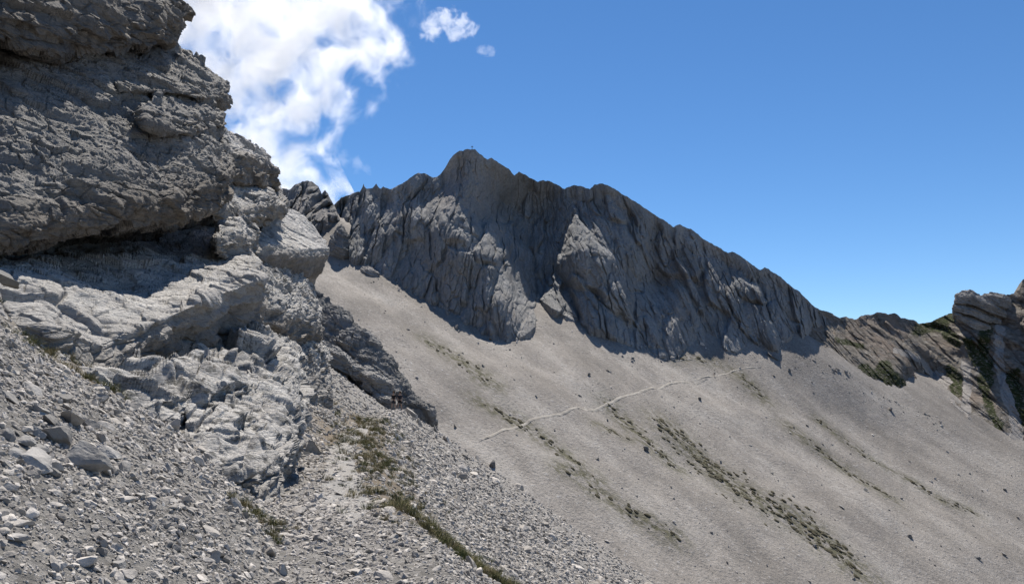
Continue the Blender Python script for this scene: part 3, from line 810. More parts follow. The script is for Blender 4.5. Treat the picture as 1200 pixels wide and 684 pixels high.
# tilted crag of four thick layers standing on the ridge
crag = obj('rock_crag', None, label='dark tilted crag of thick stacked layers standing on the grassy ridge', cat='rock', loc=tuple(at(1140, 390, 402)))
M_CRAG = mat_cliff('crag_rock', 0.15, 0.34, (1.02, 1, .96))
for i, secs in enumerate([
    [[(1121, 343, 410), (1120, 347, 407), (1119, 354, 406), (1121, 357, 410)], [(1135, 340, 410), (1138, 347, 404), (1139, 357, 404), (1140, 360, 410)], [(1158, 350, 410), (1160, 357, 403), (1161, 366, 403), (1161, 369, 410)], [(1178, 363, 410), (1180, 367, 406), (1179, 372, 406), (1177, 374, 410)]],
    [[(1119, 354, 409), (1117, 358, 405), (1117, 364, 405), (1119, 367, 409)], [(1138, 358, 409), (1139, 363, 402), (1140, 370, 402), (1140, 373, 409)], [(1157, 368, 409), (1158, 371, 402), (1158, 377, 402), (1158, 379, 409)], [(1172, 373, 409), (1174, 376, 405), (1172, 380, 405), (1170, 381, 409)]],
    [[(1121, 365, 409), (1120, 368, 404), (1122, 374, 404), (1124, 377, 409)], [(1138, 371, 409), (1139, 375, 401), (1140, 384, 401), (1140, 387, 409)], [(1152, 376, 409), (1154, 381, 401), (1154, 392, 402), (1154, 395, 409)], [(1166, 382, 409), (1167, 386, 404), (1166, 393, 404), (1164, 395, 409)]],
    [[(1150, 346, 412), (1150, 348, 409), (1151, 352, 409), (1152, 356, 412)], [(1160, 343, 412), (1161, 346, 407), (1162, 355, 407), (1162, 360, 412)], [(1174, 345, 412), (1175, 349, 407), (1176, 360, 407), (1176, 364, 412)], [(1184, 350, 412), (1185, 353, 409), (1184, 360, 409), (1182, 363, 412)]]]):
    o = loft('layer', secs, crag, mat=M_CRAG, k=3.2, seed=30.0 + i, thick=8, res=1.9, ledge=1.2, rough=2.0, rnd=0, sm=2, amp=0.8, bulge=0.12)
    o.matrix_parent_inverse = Matrix.Translation(-Vector(crag.location))

# ------------------------------------------------------------------ paths
def ribbon(name, xy, half, lift, mat, n_across=5, step=0.5, ztouch=None, wob=0.15):
    seg = np.hypot(*np.diff(xy, axis=0).T); L = np.r_[0, np.cumsum(seg)]
    n = max(8, int(L[-1] / step)); s = np.linspace(0, L[-1], n)
    c = np.stack([np.interp(s, L, xy[:, 0]), np.interp(s, L, xy[:, 1])], -1)
    c = smooth_axis(c, 0, 60)
    tg = np.gradient(c, axis=0); tg /= np.linalg.norm(tg, axis=1)[:, None]
    nn = np.stack([-tg[:, 1], tg[:, 0]], -1)
    jit = fbm(np.stack([s / 3.0, 0 * s, 0 * s], -1), 3)
    ww = half * (1 + 2 * wob * jit) * (0.05 + 0.95 * sstep(0, 0.03, s / s[-1]) * sstep(0, 0.12, 1 - s / s[-1]))
    k = np.linspace(-1, 1, n_across)
    XY = c[:, None] + nn[:, None] * (k[None, :, None] * ww[:, None, None])
    Z = ground_z(XY[..., 0], XY[..., 1])
    if ztouch is not None: Z = np.maximum(Z, ztouch)
    Z = Z + lift * (1 - 0.6 * np.abs(k)[None] ** 3)
    V = np.concatenate([XY, Z[..., None]], -1)
    me = mesh_np(name, V.reshape(-1, 3), grid_faces(n, n_across))
    return obj(name, me, mat, kind='structure')

_t = NT('path_gravel'); _P = _t.pos()
M_PATH = _t.done(_t.mix(_t.ramp(_t.noise(_P, 0.35, 7, 0.78), [(0.38, (1,) * 3), (0.6, (0,) * 3)]), (0.35, 0.33, 0.295), (0.23, 0.21, 0.185)), 0.95, _t.noise(_P, 6, 5, 0.7), 0.05)
for i, p in enumerate(PATH_W):
    ribbon('path', p, [0.46, 0.34, 0.2][i], 0.17, M_PATH, wob=0.3)
_t = NT('near_path_gravel'); _P = _t.pos()
_v = _t.n('TexVoronoi', i_Vector=_P, i_Scale=22.0)
_c = _t.ramp(_v.outputs['Color'], [(0, g(0.20, (1, .98, .95))), (0.6, g(0.31, (1, .985, .96))), (1, g(0.42))])
_c = _t.mix(_t.ramp(_t.noise(_P, 26, 4, 0.7), [(0.36, (0.7,) * 3), (0.5, (0,) * 3)]), _c, g(0.13, (1, .97, .92)))
_c = _t.mix(_t.ramp(_t.noise(_P, 0.8, 5, 0.65), [(0.42, (0,) * 3), (0.62, (0.7,) * 3)]), _c, g(0.30, (1.03, .97, .90)))
M_NPATH = _t.done(_c, 0.95, _t.math('ADD', _t.math('MULTIPLY', _v.outputs['Distance'], -0.7), _t.noise(_P, 40, 4, 0.7)), 0.04, 0.9)
_ty = np.geomspace(9.5, 78, 60)
ribbon('path', np.stack([trail_x(_ty), _ty], -1), 0.34, 0.015, M_NPATH, n_across=9, step=0.12, wob=0.3)

# ------------------------------------------------------------------ stones
def ico(sub):
    import bmesh
    bm = bmesh.new(); bmesh.ops.create_icosphere(bm, subdivisions=sub, radius=1.0)
    v = np.array([x.co[:] for x in bm.verts]); f = np.array([[y.index for y in x.verts] for x in bm.faces]); bm.free()
    return v, f
ICO = {k: ico(k) for k in (1, 2, 3, 4)}

def stone_mesh(name, seed, sub=2, cuts=9, flat=(1, .8, .55), mat=M_STONE, rough=0.0, smooth=False):
    rng = np.random.default_rng(seed)
    v, f = ICO[sub]; v = v.copy() * 1.0
    for _ in range(cuts):
        n = rng.normal(size=3); n /= np.linalg.norm(n)
        d = rng.uniform(0.28, 0.72)
        h = v @ n - d
        v = v - np.where(h > 0, h, 0)[:, None] * n
    if rough: v = v * (1 + rough * fbm(v * 2.5 + seed, 3, 0.6)[:, None] + 0.35 * rough * fbm(v * 9.0 + seed, 2, 0.6, ridged=True)[:, None])
    v = v * flat * rng.uniform(0.8, 1.2, 3)
    me = mesh_np(name, v, f, smooth)
    me.materials.append(mat)
    return me

def slope_frame(x, y):
    e = 0.3
    zx = (ground_z(x + e, y, False) - ground_z(x - e, y, False)) / (2 * e); zy = (ground_z(x, y + e, False) - ground_z(x, y - e, False)) / (2 * e)
    n = np.stack([-zx, -zy, 1 + 0 * zx], -1)
    return n / np.linalg.norm(n, axis=-1, keepdims=True)

def eulers(nrm, rng, wild=0.35):
    out = np.empty((len(nrm), 3))
    for i, n in enumerate(nrm):
        v = Vector(n) + Vector(rng.normal(size=3) * wild)
        q = v.to_track_quat('Z', 'Y').to_matrix() @ Matrix.Rotation(rng.uniform(0, 6.283), 3, 'Z')
        out[i] = q.to_euler()
    return out

def scatter(name, pts, scl, rot, variants, mat, kind='stuff'):
    """uncountable small pieces as one object: instances of a few meshes on points"""
    coll = bpy.data.collections.new(name + '_pieces')
    for i, me in enumerate(variants):
        coll.objects.link(bpy.data.objects.new(name + '_piece', me))
    me = bpy.data.meshes.new(name)
    me.vertices.add(len(pts)); me.vertices.foreach_set('co', np.ascontiguousarray(pts, np.float32).ravel())
    a = me.attributes.new('scl', 'FLOAT', 'POINT'); a.data.foreach_set('value', np.ascontiguousarray(scl, np.float32))
    a = me.attributes.new('rot', 'FLOAT_VECTOR', 'POINT'); a.data.foreach_set('vector', np.ascontiguousarray(rot, np.float32).ravel())
    a = me.attributes.new('pick', 'INT', 'POINT'); a.data.foreach_set('value', np.random.default_rng(9).integers(0, len(variants), len(pts)).astype(np.int32))
    o = obj(name, me, mat, kind=kind)
    ng = bpy.data.node_groups.new(name + '_nodes', 'GeometryNodeTree')
    ng.interface.new_socket('Geometry', in_out='INPUT', socket_type='NodeSocketGeometry'); ng.interface.new_socket('Geometry', in_out='OUTPUT', socket_type='NodeSocketGeometry')
    N = ng.nodes; L = ng.links
    gi = N.new('NodeGroupInput'); go = N.new('NodeGroupOutput'); ip = N.new('GeometryNodeInstanceOnPoints'); ci = N.new('GeometryNodeCollectionInfo')
    ci.inputs['Collection'].default_value = coll; ci.inputs['Separate Children'].default_value = True; ci.inputs['Reset Children'].default_value = True
    def na(nm, typ):
        x = N.new('GeometryNodeInputNamedAttribute'); x.data_type = typ; x.inputs['Name'].default_value = nm
        return [q for q in x.outputs if q.enabled and q.name == 'Attribute'][0]
    L.new(gi.outputs[0], ip.inputs['Points']); L.new(ci.outputs[0], ip.inputs['Instance']); ip.inputs['Pick Instance'].default_value = True
    L.new(na('pick', 'INT'), ip.inputs['Instance Index']); L.new(na('scl', 'FLOAT'), ip.inputs['Scale'])
    e2r = N.new('FunctionNodeEulerToRotation'); L.new(na('rot', 'FLOAT_VECTOR'), e2r.inputs[0]); L.new(e2r.outputs[0], ip.inputs['Rotation'])
    L.new(ip.outputs[0], go.inputs[0])
    md = o.modifiers.new('instances', 'NODES'); md.node_group = ng
    return o

STONES = [stone_mesh('stone', 50 + i, 2, 10, [(1, .8, .5), (1, .7, .6), (1, .9, .38), (1, .6, .45)][i % 4], rough=0.15) for i in range(10)]
PEBBLES = [stone_mesh('pebble', 80 + i, 1, 7, [(1, .8, .5), (1, .7, .6), (1, .9, .4), (1, .6, .45)][i % 4]) for i in range(8)]

def near_stones(n, rng):
    # spread roughly evenly over what the slope shows, thinner further away
    az = np.radians(rng.uniform(-44, 40, n)); r = np.exp(rng.uniform(math.log(3.0), math.log(95), n))
    x, y = r * np.sin(az), r * np.cos(az)
    off = x - trail_x(y)
    smin = np.maximum(0.010, 0.0021 * r)
    s = smin * (1 - rng.random(n)) ** (-1 / 2.2)
    s = np.minimum(s, np.minimum(0.28, 0.028 + 0.0055 * r))
    s = np.where(rng.random(n) < 0.006, np.minimum(s * 3.2, 0.045 + 0.012 * r), s)
    patch = fbm(np.stack([x / 2.2, y / 2.2, 0 * x], -1), 4)
    keep = rng.random(n) < np.clip(0.85 + 1.3 * patch, 0.12, 1) * (1 - 0.75 * sstep(20, 75, r))
    s = np.where((np.abs(off) < 0.4) & (y > 9), np.minimum(s, 0.05 + 0.003 * r), s)
    so = np.zeros(n)
    for pts, w in SOIL_W:
        so = np.maximum(so, np.exp(-(poly_dist(x, y, pts) / (w * (0.30 + 0.035 * r))) ** 2))
    keep &= rng.random(n) > so * 0.85
    nz = near_z(x, y)
    keep &= nz > BOWL(np.clip(x, -170, 330), np.clip(y, 60, 480)) + 2
    x, y, s = x[keep], y[keep], s[keep]
    return x, y, ground_z(x, y) + s * 0.06, s

rng = np.random.default_rng(77)
sx, sy, sz, ss = near_stones(300000, rng)
rot = eulers(slope_frame(sx, sy), rng, 0.4)
app = ss / np.hypot(sx, sy)
pxs, pys = proj(np.stack([sx, sy, sz], -1))
vis = (pxs > -10) & (pxs < 1210) & (pys < 700)
order = np.argsort(-(app * vis))
big = order[:280]; rest = order[280:]
scatter('scree_stones', np.stack([sx, sy, sz], -1)[rest], ss[rest], rot[rest], PEBBLES, M_STONE)
for i in big:
    o = obj('stone', STONES[i % len(STONES)], label='angular grey stone lying loose in the foreground scree', cat='stone', group='larger loose stones of the foreground scree', loc=(sx[i], sy[i], sz[i]))
    o.rotation_euler = rot[i]; o.scale = (ss[i],) * 3

# ------------------------------------------------------------------ the far slope: loose stones, boulders and thin turf
rng = np.random.default_rng(5)
n = 26000
fx = rng.uniform(-80, 260, n); fy = rng.uniform(120, 345, n)
band = fbm(np.stack([(fx * .62 - fy * .78) / 70., (fx * .78 + fy * .62) / 7., 0 * fx], -1), 4)
keep = rng.random(n) < np.clip(0.30 + 1.9 * band, 0.03, 1)
fx, fy = fx[keep], fy[keep]
fs = 0.10 * (1 - rng.random(len(fx))) ** (-1 / 2.1); fs = np.minimum(fs, 0.9)
fz = ground_z(fx, fy) + fs * 0.1
M_FSTONE = mat_stone('far_scree_stone', 0.16, 0.44, (1.03, .97, .91), 2.0)
FPEB = [stone_mesh('far_stone', 180 + i, 1, 7, [(1, .8, .6), (1, .7, .7), (1, .9, .5)][i % 3], mat=M_FSTONE) for i in range(6)]
_dx, _dy = [], []
for _line, _m in ((BASE_MAIN[2:], 420), (BASE_R[:8], 150)):
    _q = rng.uniform(_line[0][0], _line[-1][0], _m)
    for _p, _v in zip(_q, interp_line(_line, _q) + rng.exponential(4.5, _m) - 2):
        _h = ground_hit(_p, _v, 180, 480, 260); _dx.append(_h[0]); _dy.append(_h[1])
_ds = np.minimum(1.6, 0.22 * (1 - rng.random(len(_dx))) ** (-1 / 1.6))
fx = np.r_[fx, _dx]; fy = np.r_[fy, _dy]; fs = np.r_[fs, _ds]; fz = np.r_[fz, ground_z(np.array(_dx), np.array(_dy)) + _ds * 0.1]
scatter('far_scree_stones', np.stack([fx, fy, fz], -1), fs, eulers(slope_frame(fx, fy), rng, 0.5), FPEB, M_FSTONE)

_t = NT('thin_turf'); _P = _t.pos()
M_TURF = _t.done(_t.ramp(_t.noise(_P, 2.2, 6, 0.75), [(0.3, (0.034, 0.031, 0.020)), (0.5, (0.072, 0.066, 0.042)), (0.7, (0.15, 0.135, 0.10))]), 0.95, _t.noise(_P, 7, 5, 0.8), 0.25)

def turf_mesh(seed):
    rg = np.random.default_rng(seed)
    v, f = ICO[3]; v = v.copy()
    v = v * (1 + 0.55 * fbm(v * 2.2 + seed * 3.3, 4, 0.65)[:, None])
    v = v * [1, .62, .34]
    return mesh_np('turf', v, f, True)
TURF = [turf_mesh(i) for i in range(6)]
for m in TURF: m.materials.append(M_TURF)
tp, ts, tr = [], [], []
for (pts, w) in VEG_W:
    L = np.r_[0, np.cumsum(np.hypot(*np.diff(pts, axis=0).T))]
    m = int(L[-1] * w * (2.0 if w > 4.5 else 1.3))
    q = rng.uniform(0, L[-1], m)
    wv = w * (0.35 + 0.65 * np.sin(np.pi * np.clip(q / L[-1], 0.02, 0.98)) ** 0.7)
    x = np.interp(q, L, pts[:, 0]) + rng.normal(size=m) * wv * 0.55; y = np.interp(q, L, pts[:, 1]) + rng.normal(size=m) * wv * 0.55
    pn = fbm(np.stack([(x * .62 - y * .78) / 9., (x * .78 + y * .62) / 2.2, 0 * x], -1), 3)
    k = pn > 0.02
    x, y = x[k], y[k]
    tp.append(np.stack([x, y, ground_z(x, y) + 0.02], -1)); ts.append(0.26 + 0.8 * rng.random(len(x)) ** 2.4)
    nf = slope_frame(x, y)
    e = np.empty((len(x), 3))
    for i in range(len(x)):
        zz = Vector(nf[i]); xx = Vector((0.62, -0.78, 0)) + Vector(rng.normal(size=3) * 0.25); xx = (xx - zz * xx.dot(zz)).normalized()
        e[i] = Matrix((xx, zz.cross(xx), zz)).transposed().to_euler()
    tr.append(e)
scatter('turf', np.concatenate(tp), np.concatenate(ts), np.concatenate(tr), TURF, M_TURF)

# ------------------------------------------------------------------ grass along the path
_t = NT('dry_grass'); _r = _t.n('ObjectInfo').outputs['Random']
M_GRASS = _t.done(_t.ramp(_r, [(0.0, (0.045, 0.055, 0.018)), (0.4, (0.085, 0.095, 0.035)), (0.7, (0.16, 0.14, 0.07)), (1.0, (0.24, 0.20, 0.12))]), 0.8)

def tuft_mesh(name, seed, n=46, h=0.15, spread=0.07):
    rg = np.random.default_rng(seed); V = []; Fc = []
    for i in range(n):
        a = rg.uniform(0, 6.283); r = spread * math.sqrt(rg.random()); bx, by = r * math.cos(a), r * math.sin(a)
        L = h * rg.uniform(0.5, 1.1); ln = rg.uniform(0.2, 0.9); a2 = a + rg.normal() * 0.6; w = 0.0035
        dx, dy = math.cos(a2), math.sin(a2); k = len(V)
        for f in (0, 0.5, 1.0):
            z = L * f * (1 - 0.35 * ln * f); o = L * ln * f * f; ww = w * (1 - 0.8 * f)
            V += [(bx + dx * o - dy * ww, by + dy * o + dx * ww, z), (bx + dx * o + dy * ww, by + dy * o - dx * ww, z)]
        Fc += [(k, k + 1, k + 3, k + 2), (k + 2, k + 3, k + 5, k + 4)]
    me = mesh_np(name, np.array(V), np.array(Fc), False); me.materials.append(M_GRASS)
    return me
TUFTS = [tuft_mesh('grass_tuft', 300 + i) for i in range(5)]
rng = np.random.default_rng(21)
gp, gs, ge = [], [], []
for (pts, w), dn in zip(GRASS_W, (1500, 260, 46, 30, 24)):
    # denser near the viewer, where the strip shows largest
    L = np.r_[0, np.cumsum(np.hypot(*np.diff(pts, axis=0).T))]
    q = np.interp(rng.random(dn) * (len(L) - 1), np.arange(len(L)), L)
    x = np.interp(q, L, pts[:, 0]); y = np.interp(q, L, pts[:, 1]); rr = np.hypot(x, y)
    ww = w * (0.22 + 0.030 * rr)
    x = x + rng.normal(size=dn) * ww; y = y + rng.normal(size=dn) * ww
    kp = fbm(np.stack([x / 0.9, y / 0.9, 0 * x], -1), 3) > (-0.02 if w > 0.3 else -1)
    x, y, rr = x[kp], y[kp], rr[kp]
    gp.append(np.stack([x, y, ground_z(x, y) - 0.005], -1)); gs.append((0.55 + 0.6 * rng.random(len(x))) * np.clip(0.45 + rr / 22, 0.6, 2.2))
    ge.append(np.c_[rng.normal(size=(len(x), 2)) * 0.25, rng.uniform(0, 6.283, len(x))])
scatter('grass', np.concatenate(gp), np.concatenate(gs), np.concatenate(ge), TUFTS, M_GRASS)

# ------------------------------------------------------------------ boulders
M_BOULDER = mat_stone('boulder_rock', 0.19, 0.33, (1.02, .985, .94), 5.0)
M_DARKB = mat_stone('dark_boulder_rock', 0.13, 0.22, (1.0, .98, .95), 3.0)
BOULD = [stone_mesh('boulder', 400 + i, 4, 13, [(1, .75, .6), (1, .8, .4), (1, .7, .75), (1, .6, .5)][i % 4], M_BOULDER, rough=0.16) for i in range(8)]
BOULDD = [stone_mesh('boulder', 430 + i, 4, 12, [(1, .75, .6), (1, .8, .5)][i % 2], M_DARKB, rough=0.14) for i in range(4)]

def boulder(px, py, rpx, k, label, group=None, roll=None, dark=False, lift=0.25, seed=0, name='boulder', cat='boulder', Yfix=None):
    h = ground_hit(px, py) if Yfix is None else at(px, py, Yfix)
    x, y = float(h[0]), float(h[1])
    r = rpx / F * math.hypot(x, y)
    z = float(ground_z(np.array([x]), np.array([y]))[0]) if Yfix is None else float(h[2])
    o = obj(name, (BOULDD if dark else BOULD)[k % (4 if dark else 8)], label=label, cat=cat, group=group, loc=(x, y, z + r * lift))
    rg = np.random.default_rng(int(px * 7 + py) + seed)
    if roll is None:
        o.rotation_euler = eulers(slope_frame(np.array([x]), np.array([y])), rg, 0.3)[0]
    else:
        o.rotation_euler = roll
    o.scale = (r, r, r)
    return o
boulder(95, 545, 30, 0, 'largest pale angular boulder of the rubble pile, longest of all', roll=(0.45, 0.55, 0.35), lift=0.2)
boulder(69, 518, 26, 4, 'pale boulder wedged against the upper side of the largest boulder')
boulder(40, 544, 24, 1, 'flat pale slab lying beside the largest boulder', roll=(0.3, 0.45, 0.2), lift=0.15)
boulder(133, 534, 17, 3, 'upright pointed stone standing apart downhill of the largest boulder')
boulder(365, 533, 14, 2, 'rounded boulder with shaded underside beside the brown earth bank', lift=0.4)
for (px, py, r, k) in [(10, 508, 10, 4), (61, 490, 12, 5), (47, 476, 10, 3), (85, 489, 14, 1), (143, 554, 9, 1), (45, 508, 9, 6), (12, 460, 10, 1), (41, 454, 11, 5), (48, 528, 8, 7), (28, 515, 9, 0),
                       (104, 497, 9, 6), (22, 535, 9, 3), (118, 512, 8, 4), (75, 470, 8, 2), (60, 555, 9, 7), (125, 556, 8, 0)]:
    boulder(px, py, r * 1.45, k, 'angular block of the rubble pile around the largest boulder', 'blocks of the rubble pile')
for (px, py, r, k) in [(398, 580, 7, 1), (180, 600, 9, 4), (165, 585, 8, 3), (140, 660, 10, 6), (290, 640, 9, 5), (250, 655, 8, 2), (310, 560, 7, 7), (355, 600, 7, 1), (90, 640, 9, 3), (20, 625, 10, 0), (210, 560, 8, 6), (265, 600, 7, 4),
                       (118, 476, 8, 2), (150, 500, 8, 5), (172, 520, 7, 7), (450, 660, 7, 4), (420, 640, 6, 6), (380, 650, 7, 0), (330, 672, 8, 2)]:
    boulder(px, py, r * 1.2, k, 'broken rock half sunk in the foreground scree', 'broken rocks in the foreground scree')
for (px, py, r, k) in [(578, 546, 7, 0), (510, 506, 7, 1), (505, 491, 7, 2), (543, 574, 4, 3), (533, 498, 4, 1), (640, 610, 4, 0), (600, 585, 3.5, 2)]:
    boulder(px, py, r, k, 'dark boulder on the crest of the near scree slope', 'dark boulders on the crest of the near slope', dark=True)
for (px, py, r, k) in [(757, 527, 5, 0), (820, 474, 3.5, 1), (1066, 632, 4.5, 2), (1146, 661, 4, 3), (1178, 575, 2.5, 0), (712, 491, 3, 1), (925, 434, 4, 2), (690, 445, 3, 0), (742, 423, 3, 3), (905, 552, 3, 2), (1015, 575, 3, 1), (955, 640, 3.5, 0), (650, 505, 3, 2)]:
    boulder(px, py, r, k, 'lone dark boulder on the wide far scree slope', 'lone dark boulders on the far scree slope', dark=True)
for (px, py, r, k) in [(987, 599, 4, 1), (845, 540, 3, 3), (1178, 661, 4, 5), (700, 540, 3, 2), (628, 465, 3, 0), (790, 590, 3, 4), (880, 520, 2.6, 7), (1090, 575, 2.6, 6), (930, 580, 2.6, 1)]:
    boulder(px, py, r, k, 'lone pale boulder on the wide far scree slope', 'lone pale boulders on the far scree slope')
for i, (lab, secs) in enumerate([
    ('long pale slab leaning at the upper foot of the dark rib', [[(384, 403, 82), (383, 409, 78), (384, 424, 77.5), (386, 434, 80)], [(397, 408, 82), (397, 415, 77.5), (398, 432, 77), (399, 442, 80)], [(409, 418, 82), (411, 424, 77.5), (412, 440, 77), (412, 448, 80)]]),
    ('small block between the two pale slabs below the dark rib', [[(414, 424, 79), (413, 428, 77), (414, 440, 76.5), (415, 450, 79)], [(423, 426, 79), (424, 431, 77), (424, 446, 76.5), (424, 454, 79)]]),
    ('largest pale block below the dark rib, beside the hikers', [[(427, 431, 79), (425, 437, 76), (427, 452, 75.5), (428, 464, 79)], [(440, 435, 79), (441, 443, 75), (442, 462, 74.5), (443, 474, 79)], [(456, 445, 79), (458, 451, 75.5), (459, 472, 75), (459, 482, 79)]]),
    ('low flat slab at the feet of the hikers', [[(442, 460, 75.5), (441, 463, 74), (442, 474, 73.8), (443, 482, 76)], [(452, 464, 75.5), (452, 467, 73.6), (453, 478, 73.4), (453, 486, 76)], [(460, 469, 75.5), (461, 472, 73.8), (461, 481, 73.6), (461, 488, 76)]])]):
    o = loft('boulder', secs, None, k=0.9, seed=50.0 + i, thick=3, res=1.7, sm=3, rnd=1, amp=1.0, ledge=1.6, rough=1.4, bulge=0.2, mat=M_SHADED)
    o['label'] = lab; o['category'] = 'boulder'
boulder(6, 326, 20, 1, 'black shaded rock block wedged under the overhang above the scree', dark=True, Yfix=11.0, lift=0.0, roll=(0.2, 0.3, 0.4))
boulder(276, 160, 7, 2, 'dark knob of rock on the skyline of the outcrop', dark=True, Yfix=38, lift=0.0, roll=(0.1, 0.2, 0.9))
boulder(290, 176, 11, 0, 'pointed dark pinnacle on the skyline of the outcrop', dark=True, Yfix=43, lift=0.0, roll=(0.2, -1.15, 0.3))
boulder(905, 419, 9, 1, 'oval dark rock standing out of the scree below the ridge', dark=True, lift=0.1, roll=(0.5, 0.45, 0))
tow = loft('rock_tower', [[(387, 282, 318), (387, 287, 314), (387, 295, 312), (388, 306, 316)], [(394, 268, 318), (394, 274, 313), (394, 290, 309), (395, 310, 314)], [(400, 261, 318), (401, 268, 312), (402, 290, 308), (402, 312, 314)], [(409, 276, 318), (410, 284, 314), (411, 296, 312), (410, 308, 316)]], None, mat=M_BACK, k=3.0, seed=41, thick=8, res=1.8, sm=4, rnd=1, bulge=0.2)
tow['label'] = 'grey rock tower standing in the scree gully between the peaks'; tow['category'] = 'rock'
tow = loft('rock_block', [[(424, 313, 304), (424, 317, 300), (424, 326, 299), (425, 334, 302)], [(432, 311, 304), (432, 316, 298), (433, 328, 297), (433, 338, 301)], [(441, 316, 304), (442, 320, 299), (442, 332, 298), (441, 340, 302)]], None, mat=M_CLIFF, k=2.5, seed=43, thick=5, res=1.8, sm=4, rnd=1, bulge=0.2)
tow['label'] = 'square grey rock block at the foot of the main peak'; tow['category'] = 'rock'

# ------------------------------------------------------------------ hikers
def flat_mat(name, col, rough=0.8):
    t = NT(name); P = t.pos()
    return t.done(t.mix(t.ramp(t.noise(P, 30, 3), [(0.35, (0.4,) * 3), (0.6, (0,) * 3)]), col, g(0.7, col)), rough)
M_SKIN = flat_mat('skin', (0.38, 0.26, 0.20), 0.6)

def skin_body(name, joints, edges, parent, mat, root=0, sub=1):
    me = bpy.data.meshes.new(name)
    me.from_pydata([j[:3] for j in joints], edges, [])
    me.materials.append(mat)
    o = bpy.data.objects.new(name, me); COL.objects.link(o); o.parent = parent
    m = o.modifiers.new('skin', 'SKIN'); m.use_smooth_shade = True
    for v, j in zip(me.skin_vertices[0].data, joints): v.radius = (j[3], j[3] * (j[4] if len(j) > 4 else 1))
    me.skin_vertices[0].data[root].use_root = True
    sd = o.modifiers.new('subdivision', 'SUBSURF'); sd.levels = sub; sd.render_levels = sub
    return o

def hiker(loc, heading, label, shirt, shorts, pack, hair, stride=0.22, group=None):
    p = obj('person', None, label=label, cat='person', loc=loc, group=group)
    p.rotation_euler = (0, 0, heading)
    st = stride
    J = [(0, 0, .95, .145, .75), (0, .01, 1.12, .13, .75), (0, .03, 1.36, .155, .65), (0, .04, 1.48, .06), (0, .055, 1.57, .075), (0, .06, 1.68, .095), (0, .05, 1.745, .06),
         (.19, .02, 1.40, .055), (.26, -.06, 1.14, .042), (.24, .08, .92, .034), (.235, .13, .84, .03), (-.19, .02, 1.40, .055), (-.26, .06, 1.14, .042), (-.24, .18, .94, .034), (-.235, .22, .86, .03),
         (.10, 0, .88, .095), (.11, st * .6, .50, .062), (.11, st * .75, .11, .042), (.12, st * .75 + .12, .04, .038), (-.10, 0, .88, .095), (-.11, -st * .2, .50, .062), (-.11, -st, .13, .042), (-.12, -st + .12, .05, .038)]
    E = [(0, 1), (1, 2), (2, 3), (3, 4), (4, 5), (5, 6), (2, 7), (7, 8), (8, 9), (9, 10), (2, 11), (11, 12), (12, 13), (13, 14), (0, 15), (15, 16), (16, 17), (17, 18), (0, 19), (19, 20), (20, 21), (21, 22)]
    skin_body('body', J, E, p, M_SKIN)
    sh = [(0, 0, .96, .19, .9), (0, .01, 1.14, .18, .95), (0, .03, 1.40, .205, .9), (.20, .02, 1.40, .072), (.25, -.04, 1.20, .06), (-.20, .02, 1.40, .072), (-.25, .05, 1.20, .06)]
    skin_body('shirt', sh, [(0, 1), (1, 2), (2, 3), (3, 4), (2, 5), (5, 6)], p, shirt)
    so = [(0, 0, 1.0, .16, .8), (0, 0, .90, .16, .8), (.105, st * .2, .72, .105), (.11, st * .45, .56, .095), (-.105, -st * .05, .72, .105), (-.11, -st * .15, .56, .095)]
    skin_body('shorts', so, [(0, 1), (1, 2), (2, 3), (1, 4), (4, 5)], p, shorts)
    for a, b in ((.11, st * .75), (-.11, -st)):
        skin_body('boot', [(a, b - .02, .17, .055), (a, b, .06, .058), (a, b + .14, .045, .048)], [(0, 1), (1, 2)], p, pack)
    skin_body('hair', [(0, .03, 1.66, .10), (0, .045, 1.73, .092), (0, .02, 1.60, .075)], [(0, 1), (0, 2)], p, hair)
    skin_body('backpack', [(0, -.20, 1.02, .15, .75), (0, -.21, 1.22, .17, .72), (0, -.19, 1.44, .13, .75)], [(0, 1), (1, 2)], p, pack)
    return p
M_BLACK = flat_mat('black_cloth', (0.018, 0.018, 0.02)); M_NAVY = flat_mat('dark_cloth', (0.03, 0.032, 0.042)); M_HAIR = flat_mat('brown_hair', (0.05, 0.032, 0.02)); M_GREY = flat_mat('grey_cloth', (0.09, 0.09, 0.095))

def stand(px, Y):
    x = (px - 600) / F * Y
    # follow the slope along this sight line
    z = float(ground_z(np.array([x * (1 / CP)]), np.array([Y]))[0])
    return (x, Y, z)
hiker(stand(463, 73), math.radians(150), 'hiker in black with bare legs, on the uphill side by the pale block', M_BLACK, M_NAVY, M_BLACK, M_HAIR, group='hikers on the path')
hiker(stand(470, 73.6), math.radians(170), 'hiker in dark shirt and shorts, on the downhill side of the pair', M_NAVY, M_BLACK, M_GREY, M_HAIR, 0.3, group='hikers on the path')
_h = ground_hit(837, 443.5)
hiker((float(_h[0]), float(_h[1]), float(ground_z(np.array([_h[0]]), np.array([_h[1]]))[0]) + 0.05), math.radians(70), 'tiny lone hiker in black walking the far path across the scree', M_BLACK, M_BLACK, M_BLACK, M_HAIR)

